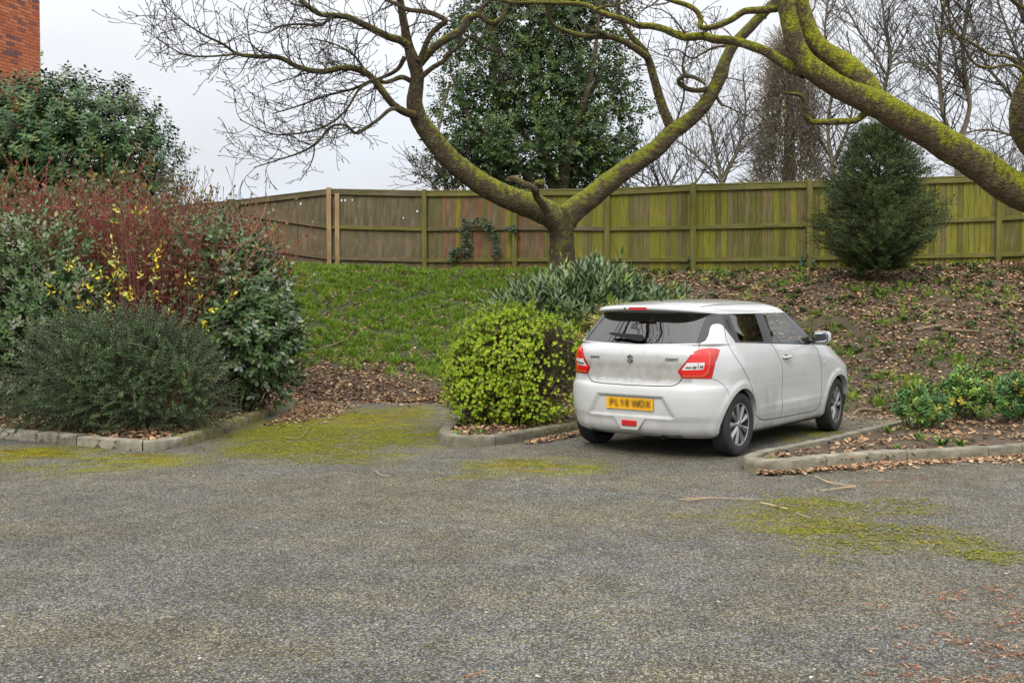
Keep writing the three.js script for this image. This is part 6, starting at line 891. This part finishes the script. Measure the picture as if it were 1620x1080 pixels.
{ // fallen leaves
  const pos = [], idx = []; const W = [0, 0.3, 0.42, 0.36, 0.22, 0]; W.forEach((w, i) => { const x = i / 5 - 0.5, y = 0.16 * Math.sin(i * 1.1) + 0.3 * (x * x); pos.push(x, y + 0.16 * w, w, x, y - 0.02, 0, x, y + 0.2 * w, -w); }); for (let i = 0; i < 5; i++) for (let k = 0; k < 2; k++) { const a = i * 3 + k; idx.push(a, a + 3, a + 4, a, a + 4, a + 1); }
  const g = geo(pos, idx), R = rng(1001), list = [], tones = [[0.32, 0.19, 0.10], [0.40, 0.26, 0.145], [0.21, 0.12, 0.064], [0.145, 0.088, 0.05], [0.47, 0.33, 0.19], [0.36, 0.185, 0.085]];
  const add = (X, Z, flat, s0) => { const y = inside(asphaltPoly, X, Z) && Z < 15 ? 0.012 : terrain(X, Z) + 0.012, s = (s0 ?? 0.05) * (0.6 + 0.9 * R()), t = tones[Math.floor(R() * 5.3 + 0.69 * R())], k = 0.75 + 0.5 * R(); list.push([X, y + 0.012 * R(), -Z, flat * (R() - 0.5), R() * 6.28, flat * (R() - 0.5), s, s * (0.3 + 0.5 * R()), s * (0.7 + 0.5 * R()), t[0] * k, t[1] * k, t[2] * k]); };
  const dens = (X, Z) => { const zf = interp(footZ, X), ze = interp(fenceZ, X), t = (Z - zf) / (ze - zf), n = fbm2(X * 0.8 + 5, Z * 0.8, 3); if (t > 1.0 || Z < 8.5) return 0; let d; if (X > 1.2) d = 0.62 + 0.35 * sstep(7.5, 9.5, X) * sstep(0.2, 0.6, t) - 0.25 * sstep(0.3, 0.0, t) * sstep(7, 4, X); else d = 0.2 + 0.95 * sstep(0.22, 0.02, t) * sstep(1.2, -2.6, X) + 0.35 * sstep(0.12, 0, t) + 0.25 * sstep(0.88, 1, t); if (X < -2.0 && t < 0.28) d += 0.5; return clamp(d + 0.55 * n); };
  for (let k = 0; k < 150000; k++) { const X = -6.5 + 19.5 * R(), Z = 9.2 + 15.8 * R(); if (inside(asphaltPoly, X, Z)) continue; if (R() > dens(X, Z)) continue; const far = Z > 17; add(X, Z, 0.9, far ? 0.05 : 0.044); }
  for (let k = 0; k < 4200; k++) { const i = 5 + Math.floor(R() * 7), [ax, az] = rightKerb[i], [bx, bz] = rightKerb[i + 1], t = R(), d = 0.012 - 0.085 * Math.log(1 - 0.985 * R()) * (i < 7 ? 0.45 : i < 9 ? 1.0 : 1.5), l = Math.hypot(bx - ax, bz - az), X = lerp(ax, bx, t) + ((bz - az) / l) * d, Z = lerp(az, bz, t) - ((bx - ax) / l) * d; if (i > 11 || R() < 0.12) continue; add(X, Z, 0.6, 0.022 + 0.022 * R()); }
  for (let k = 0; k < 900; k++) { const t = R(), X = lerp(0.1, 1.2, t) + 0.05 * R() + 0.25 * R() * R(), Z = lerp(11.15, 12.75, t) - 0.04 - 0.22 * R() * R(); if (inside(asphaltPoly, X, Z)) add(X, Z, 0.5, 0.04); }
  for (let k = 0; k < 2600; k++) { const t = R() * R(), X = -2.95 + 0.9 * R() * R(), Z = 12.2 + 3.2 * Math.sqrt(R()); if (inside(asphaltPoly, X, Z) && R() < sstep(11.8, 14, Z)) add(X, Z, 0.5, 0.045); }
  for (let k = 0; k < 2600; k++) { const X = -3 + 6.2 * R(), Z = 15.55 - 0.7 * R() * R(); add(X, Z, 0.6, 0.048); }
  for (let k = 0; k < 1500; k++) { const X = 2.9 + 2.2 * R(), Z = 12.2 + 3 * R(); if (inside(asphaltPoly, X, Z) && R() < sstep(12.4, 14.6, Z + 0.35 * (X - 3))) add(X, Z, 0.5, 0.045); }
  for (let k = 0; k < 900; k++) { const X = -5 + 1.9 * R(), Z = 10.6 + 1.5 * R(); if (!inside(asphaltPoly, X, Z)) add(X, Z, 0.6, 0.045); }
  for (let k = 0; k < 160; k++) { const X = -5 + 9 * R(), Z = 5 + 6 * R(); if (inside(asphaltPoly, X, Z) && R() < 0.3) add(X, Z, 0.4, 0.022); }
  scatter('leaf_litter', 'brown fallen leaves covering the bank, the beds and the kerb edge', 'fallen leaves', g, plainMat(0.9), list);
}
{ // grass
  const pos = [], idx = [], R0 = rng(1010); for (let b = 0; b < 9; b++) { const a = R0() * 6.28, r = 0.3 * R0(), x = r * Math.cos(a), z = r * Math.sin(a), lx = Math.cos(a + R0()) * (0.2 + 0.5 * R0()), lz = Math.sin(a + R0()) * (0.2 + 0.5 * R0()), h = 0.6 + 0.5 * R0(), wx = -Math.sin(a) * 0.055, wz = Math.cos(a) * 0.055, n = pos.length / 3; pos.push(x - wx, 0, z - wz, x + wx, 0, z + wz, x + lx * 0.4 - wx * 0.8, h * 0.6, z + lz * 0.4 - wz * 0.8, x + lx * 0.4 + wx * 0.8, h * 0.6, z + lz * 0.4 + wz * 0.8, x + lx, h, z + lz); idx.push(n, n + 1, n + 3, n, n + 3, n + 2, n + 2, n + 3, n + 4); }
  const g = geo(pos, idx), R = rng(1011), list = [], tones = [[0.15, 0.26, 0.012], [0.21, 0.33, 0.022], [0.10, 0.2, 0.012], [0.34, 0.34, 0.09]];
  for (let k = 0; k < 120000; k++) { const X = -6 + 18.5 * R(), Z = 12.5 + 12.6 * R(), gr = turfAt(X, Z); if (inside(asphaltPoly, X, Z)) continue; const patch = fbm2(X * 1.9 + 11, Z * 1.9, 3); if (R() > (gr - 0.12) * (0.42 + 1.25 * patch) * (X > 1.4 ? 0.5 : 1)) continue; const s = (0.055 + 0.06 * R()) * (1 + 0.35 * patch), t = tones[R() < (X > 1.4 ? 0.3 : 0.45) ? 0 : R() < (X > 1.4 ? 0.1 : 0.6) ? 1 : R() < 0.8 ? 2 : 3], q = 0.75 + 0.5 * R(); list.push([X, terrain(X, Z) - 0.005, -Z, 0.2 * (R() - 0.5), R() * 6.28, 0.2 * (R() - 0.5), s * 1.15, s, s * 1.15, t[0] * q, t[1] * q, t[2] * q]); }
  scatter('grass', 'short patchy green grass on the slope of the bank', 'grass', g, plainMat(0.75), list);
}
{ // broad-leaved weeds
  const acc = new Acc(), R0 = rng(1020); for (let k = 0; k < 16; k++) { const a = k * 2.4, up = 0.25 + 0.6 * R0(); _a.set(Math.cos(a), up, Math.sin(a)).normalize(); _s.set(-Math.sin(a), 0, Math.cos(a)); acc.leaf(V(0.12 * Math.cos(a) * R0(), 0.5 * R0(), 0.12 * Math.sin(a) * R0()), _a, _s, 0.5 + 0.5 * R0(), 0.26, 0.12, [1, 1, 1]); }
  const g = acc.geo(), R = rng(1021), list = []; g.deleteAttribute('color');
  for (let k = 0; k < 5200; k++) { const X = 1.5 + 10.5 * R(), Z = 12.5 + 10 * R(); if (inside(asphaltPoly, X, Z)) continue; const zf = interp(footZ, X), ze = interp(fenceZ, X), t = (Z - zf) / (ze - zf), n = fbm2(X * 0.9, Z * 0.9 + 7, 3); if (t > 0.97 || R() > 0.16 + 0.75 * n + 0.15 * sstep(0.55, 0.95, t) * sstep(6.5, 4, X)) continue; const s = 0.06 + 0.07 * R(), f = R(), c = f < 0.5 ? [0.075, 0.145, 0.035] : f < 0.85 ? [0.115, 0.19, 0.045] : [0.05, 0.10, 0.035]; list.push([X, terrain(X, Z), -Z, 0, R() * 6.28, 0, s, s * 0.9, s, ...jitter(c, R, 0.25, 0.1)]); }
  scatter('bank_weeds', 'small green weeds dotted through the fallen leaves on the bank', 'weeds', g, plainMat(0.7), list);
  // single clumps that stand out
  const clumps = [[1490, 770 - 72, 0.16, 'bright green tuft on the soil bed above a kerb joint'], [1455, 694, 0.13, 'light green weed in the middle of the soil bed'], [1405, 680, 0.13, 'weed at the inner tip of the soil bed behind the kerb'], [1420, 706, 0.08, 'low weed close behind the buff kerb'], [1226, 741, 0.07, 'grassy tuft growing at the rounded kerb corner'], [1520, 702, 0.14, 'loose green weed beside the bright tuft on the soil bed'], [720, 700, 0.11, 'green weed at the rounded tip of the island kerb'], [760, 683, 0.10, 'low weed between the lime green bush and its kerb'], [272, 706, 0.11, 'pale green weed against the corner of the large bed kerb'], [1470, 600, 0.2, 'dark grassy clump at the foot of the bank'], [1545, 590, 0.2, 'dark green clump behind the tallest young shrub']];
  clumps.forEach(([u, v, s, label], i) => { const h = u > 1300 || (u > 745 && u < 1000) ? (v < 650 ? 0.35 : 0.1) : 0.0, b = ground(u, v, h), y = inside(asphaltPoly, b.x, -b.z) ? 0 : terrain(b.x, -b.z), t = thing('weed_clump', label, 'weed', V(b.x, y, b.z)), a = new Acc(), Rr = rng(1030 + i), n = 26; for (let k = 0; k < n; k++) { const ang = Rr() * 6.28, up = 0.35 + 1.1 * Rr(); _a.set(Math.cos(ang), up, Math.sin(ang)).normalize(); _s.set(-Math.sin(ang), 0, Math.cos(ang)); a.leaf(V(0.35 * s * (Rr() - 0.5), 0, 0.35 * s * (Rr() - 0.5)), _a, _s, s * (0.6 + 0.6 * Rr()), s * (i === 4 || i > 8 ? 0.07 : 0.08 + 0.1 * Rr()), 0.1, jitter(i === 8 ? [0.12, 0.2, 0.12] : i > 8 ? [0.05, 0.12, 0.02] : [0.12, 0.22, 0.035], Rr, 0.25, 0.1)); } part('foliage', a.geo(), softLeafMat, t); });
}
{ // moss cushions on the asphalt
  const g = new THREE.IcosahedronGeometry(1, 1); const R = rng(1041), list = [];
  for (let k = 0; k < 260000; k++) { const X = -6.5 + 13 * R(), Z = 5.2 + 10.3 * R(); if (!inside(asphaltPoly, X, Z)) continue; const m = mossAt(X, Z), st = 0.5 + 0.5 * fbm2(X * 1.3, Z * 3.4 + 5, 3), gr = 0.5 + 0.5 * fbm2(X * 7, Z * 10, 3); if (R() > (m * (0.5 + 0.9 * st) - 0.25 - 0.35 * gr) * 1.7) continue; const s = 0.003 + 0.006 * R() * R(), f = R(), c = f < 0.55 ? [0.15, 0.165, 0.012] : f < 0.85 ? [0.2, 0.175, 0.012] : [0.10, 0.125, 0.015]; list.push([X, 0.001, -Z, 0, R() * 6.28, 0, s * (1 + R()), s * 0.55, s * (1 + R()), ...jitter(c, R, 0.25, 0.1)]); }
  scatter('moss', 'yellow green moss growing in patches on the old asphalt', 'moss', g, plainMat(1), list);
}
{ // reddish needles and crumbs at the near right, pale flecks
  const g = new THREE.BoxGeometry(1, 0.06, 0.07), R = rng(1051), list = [];
  for (let k = 0; k < 2600; k++) { const u = 1150 + 560 * Math.sqrt(R()), v = 925 + 190 * R(), p = ground(u, v); if (fbm2(p.x * 3, p.z * 3, 3) + 0.5 * sstep(1150, 1600, u) < 0.35 + 0.5 * R()) continue; const s = 0.012 + 0.045 * R() * R(); list.push([p.x, 0.008 + 0.004 * R(), p.z, 0, R() * 6.28, 0.1 * (R() - 0.5), s, 0.06, 0.05, ...jitter(R() < 0.7 ? [0.27, 0.12, 0.065] : [0.42, 0.29, 0.19], R, 0.3, 0.1)]); }
  for (let k = 0; k < 500; k++) { const u = 900 + 720 * R(), v = 735 + 120 * R(), p = ground(u, v); if (!inside(asphaltPoly, p.x, -p.z)) continue; const s = 0.02 + 0.06 * R() * R(); list.push([p.x, 0.008, p.z, 0, R() * 6.28, 0, s, 0.06, 0.05, ...jitter([0.25, 0.165, 0.10], R, 0.4, 0.1)]); }
  scatter('needle_litter', 'reddish brown needles and plant crumbs strewn on the asphalt', 'litter', g, plainMat(0.9), list);
  const fleck = new THREE.IcosahedronGeometry(1, 0), fl = []; for (let k = 0; k < 60; k++) { const u = 1620 * R(), v = 735 + 340 * R(), p = ground(u, v); if (!inside(asphaltPoly, p.x, -p.z)) continue; const s = 0.003 + 0.007 * R() * R(); fl.push([p.x, 0.004, p.z, 0, R() * 6.28, 0, s * 1.6, s * 0.4, s, ...jitter([0.55, 0.52, 0.45], R, 0.2, 0.05)]); }
  scatter('pale_grit', 'tiny pale flecks of grit and lichen scattered on the asphalt', 'grit', fleck, plainMat(0.9), fl);
}
{ // twigs lying about
  const hitBank = (u, v) => { const d = ray(u, v); for (let k = 8; k < 40; k += 0.03) { const x = d.x * k, y = CAM_H + d.y * k, z = d.z * k; if (y < terrain(x, -z)) return V(x, terrain(x, -z), z); } return ground(u, v); };
  const strawy = [0.42, 0.31, 0.19], brown = [0.2, 0.125, 0.08], R = rng(1061);
  const lay = (name, label, paths, r, c, on, group) => { const base = (() => { return on ? hitBank(...paths[0][0]) : ground(...paths[0][0]); })(), t = thing(name, label, name === 'fallen_stick' ? 'stick' : 'twig', base, 0, group), a = new Acc(); for (const path of paths) { let pts; if (on) pts = path.map(([u, v]) => { const p = hitBank(u, v); p.y += r + 0.03; return p; }); else pts = path.map(([u, v]) => { const p = ground(u, v); return V(p.x, r + 0.008 + 0.006 * R(), p.z); }); const s = spline(pts.map((p) => p.sub(base)), pts.map((_, i) => r * (1 - 0.5 * (i / pts.length))), 0.04); a.tube(s.P, s.R, 6, () => jitter(c, R, 0.12, 0.05), 0.1); } part('stem', a.geo(), twigMat, t); };
  const g1 = 'twigs lying on the asphalt';
  lay('fallen_twig', 'forked pale twig lying just outside the buff kerb', [[[1290, 757], [1318, 768], [1354, 773]], [[1354, 773], [1325, 776], [1298, 780]], [[1318, 768], [1305, 765]]], 0.007, strawy, false, g1);
  lay('fallen_twig', 'long thin double twig on the open asphalt', [[[1075, 793], [1110, 790], [1150, 791], [1193, 793]], [[1085, 795], [1120, 792]]], 0.005, strawy, false, g1);
  lay('fallen_twig', 'short straight pale twig at the edge of the moss', [[[1204, 799], [1225, 803], [1246, 808]]], 0.006, [0.5, 0.42, 0.27], false, g1);
  lay('fallen_twig', 'short bent twig lying across the moss', [[[1260, 814], [1270, 818], [1284, 823]]], 0.005, strawy, false, g1);
  lay('fallen_twig', 'curved pale twig on the bare asphalt below the mossy bay', [[[594, 748], [602, 753], [617, 756]]], 0.005, strawy, false, g1);
  lay('fallen_twig', 'thin twig at the near right edge of the asphalt', [[[1570, 953], [1590, 961], [1625, 968]]], 0.005, brown, false, g1);
  lay('fallen_twig', 'dark twig among the reddish needles', [[[735, 1078], [748, 1072], [768, 1067]]], 0.005, [0.3, 0.15, 0.08], false, g1);
  lay('fallen_twig', 'brown twig lying along the front of the buff kerb leaves', [[[1375, 765], [1420, 764], [1460, 758], [1500, 757]]], 0.005, brown, false, g1);
  lay('fallen_twig', 'small dark twig between the kerb and the moss', [[[1366, 780], [1380, 782], [1394, 778]]], 0.004, brown, false, g1);
  lay('fallen_twig', 'bent twig on the mossy parking bay', [[[452, 694], [470, 696], [480, 690], [487, 680]]], 0.006, [0.3, 0.22, 0.12], false, g1);
  lay('fallen_twig', 'thin twig at the rounded kerb corner', [[[1140, 744], [1165, 745], [1190, 757]]], 0.004, brown, false, g1);
  const g2 = 'sticks on the bank';
  lay('fallen_stick', 'pale straight stick lying on the leafy bank beyond the car', [[[1430, 527], [1455, 525], [1484, 519]]], 0.015, [0.4, 0.3, 0.2], true, g2);
  lay('fallen_stick', 'darker log lying next to the pale stick on the bank', [[[1490, 528], [1520, 530], [1550, 531]]], 0.03, [0.2, 0.14, 0.09], true, g2);
  lay('fallen_stick', 'long thin bent branch on the lawn beside the leaf pile', [[[505, 556], [530, 548], [548, 540], [558, 528]], [[530, 548], [525, 540]]], 0.012, [0.26, 0.19, 0.12], true, g2);
  lay('fallen_stick', 'slanting stick on the upper leafy bank below the conifer', [[[1455, 505], [1468, 498], [1476, 491]]], 0.016, [0.3, 0.21, 0.14], true, g2);
  lay('fallen_stick', 'root like branch beside the front wheel at the bank foot', [[[1345, 668], [1362, 660], [1380, 655], [1395, 660]]], 0.02, [0.22, 0.16, 0.1], true, g2);
}

renderer.render(scene, camera);
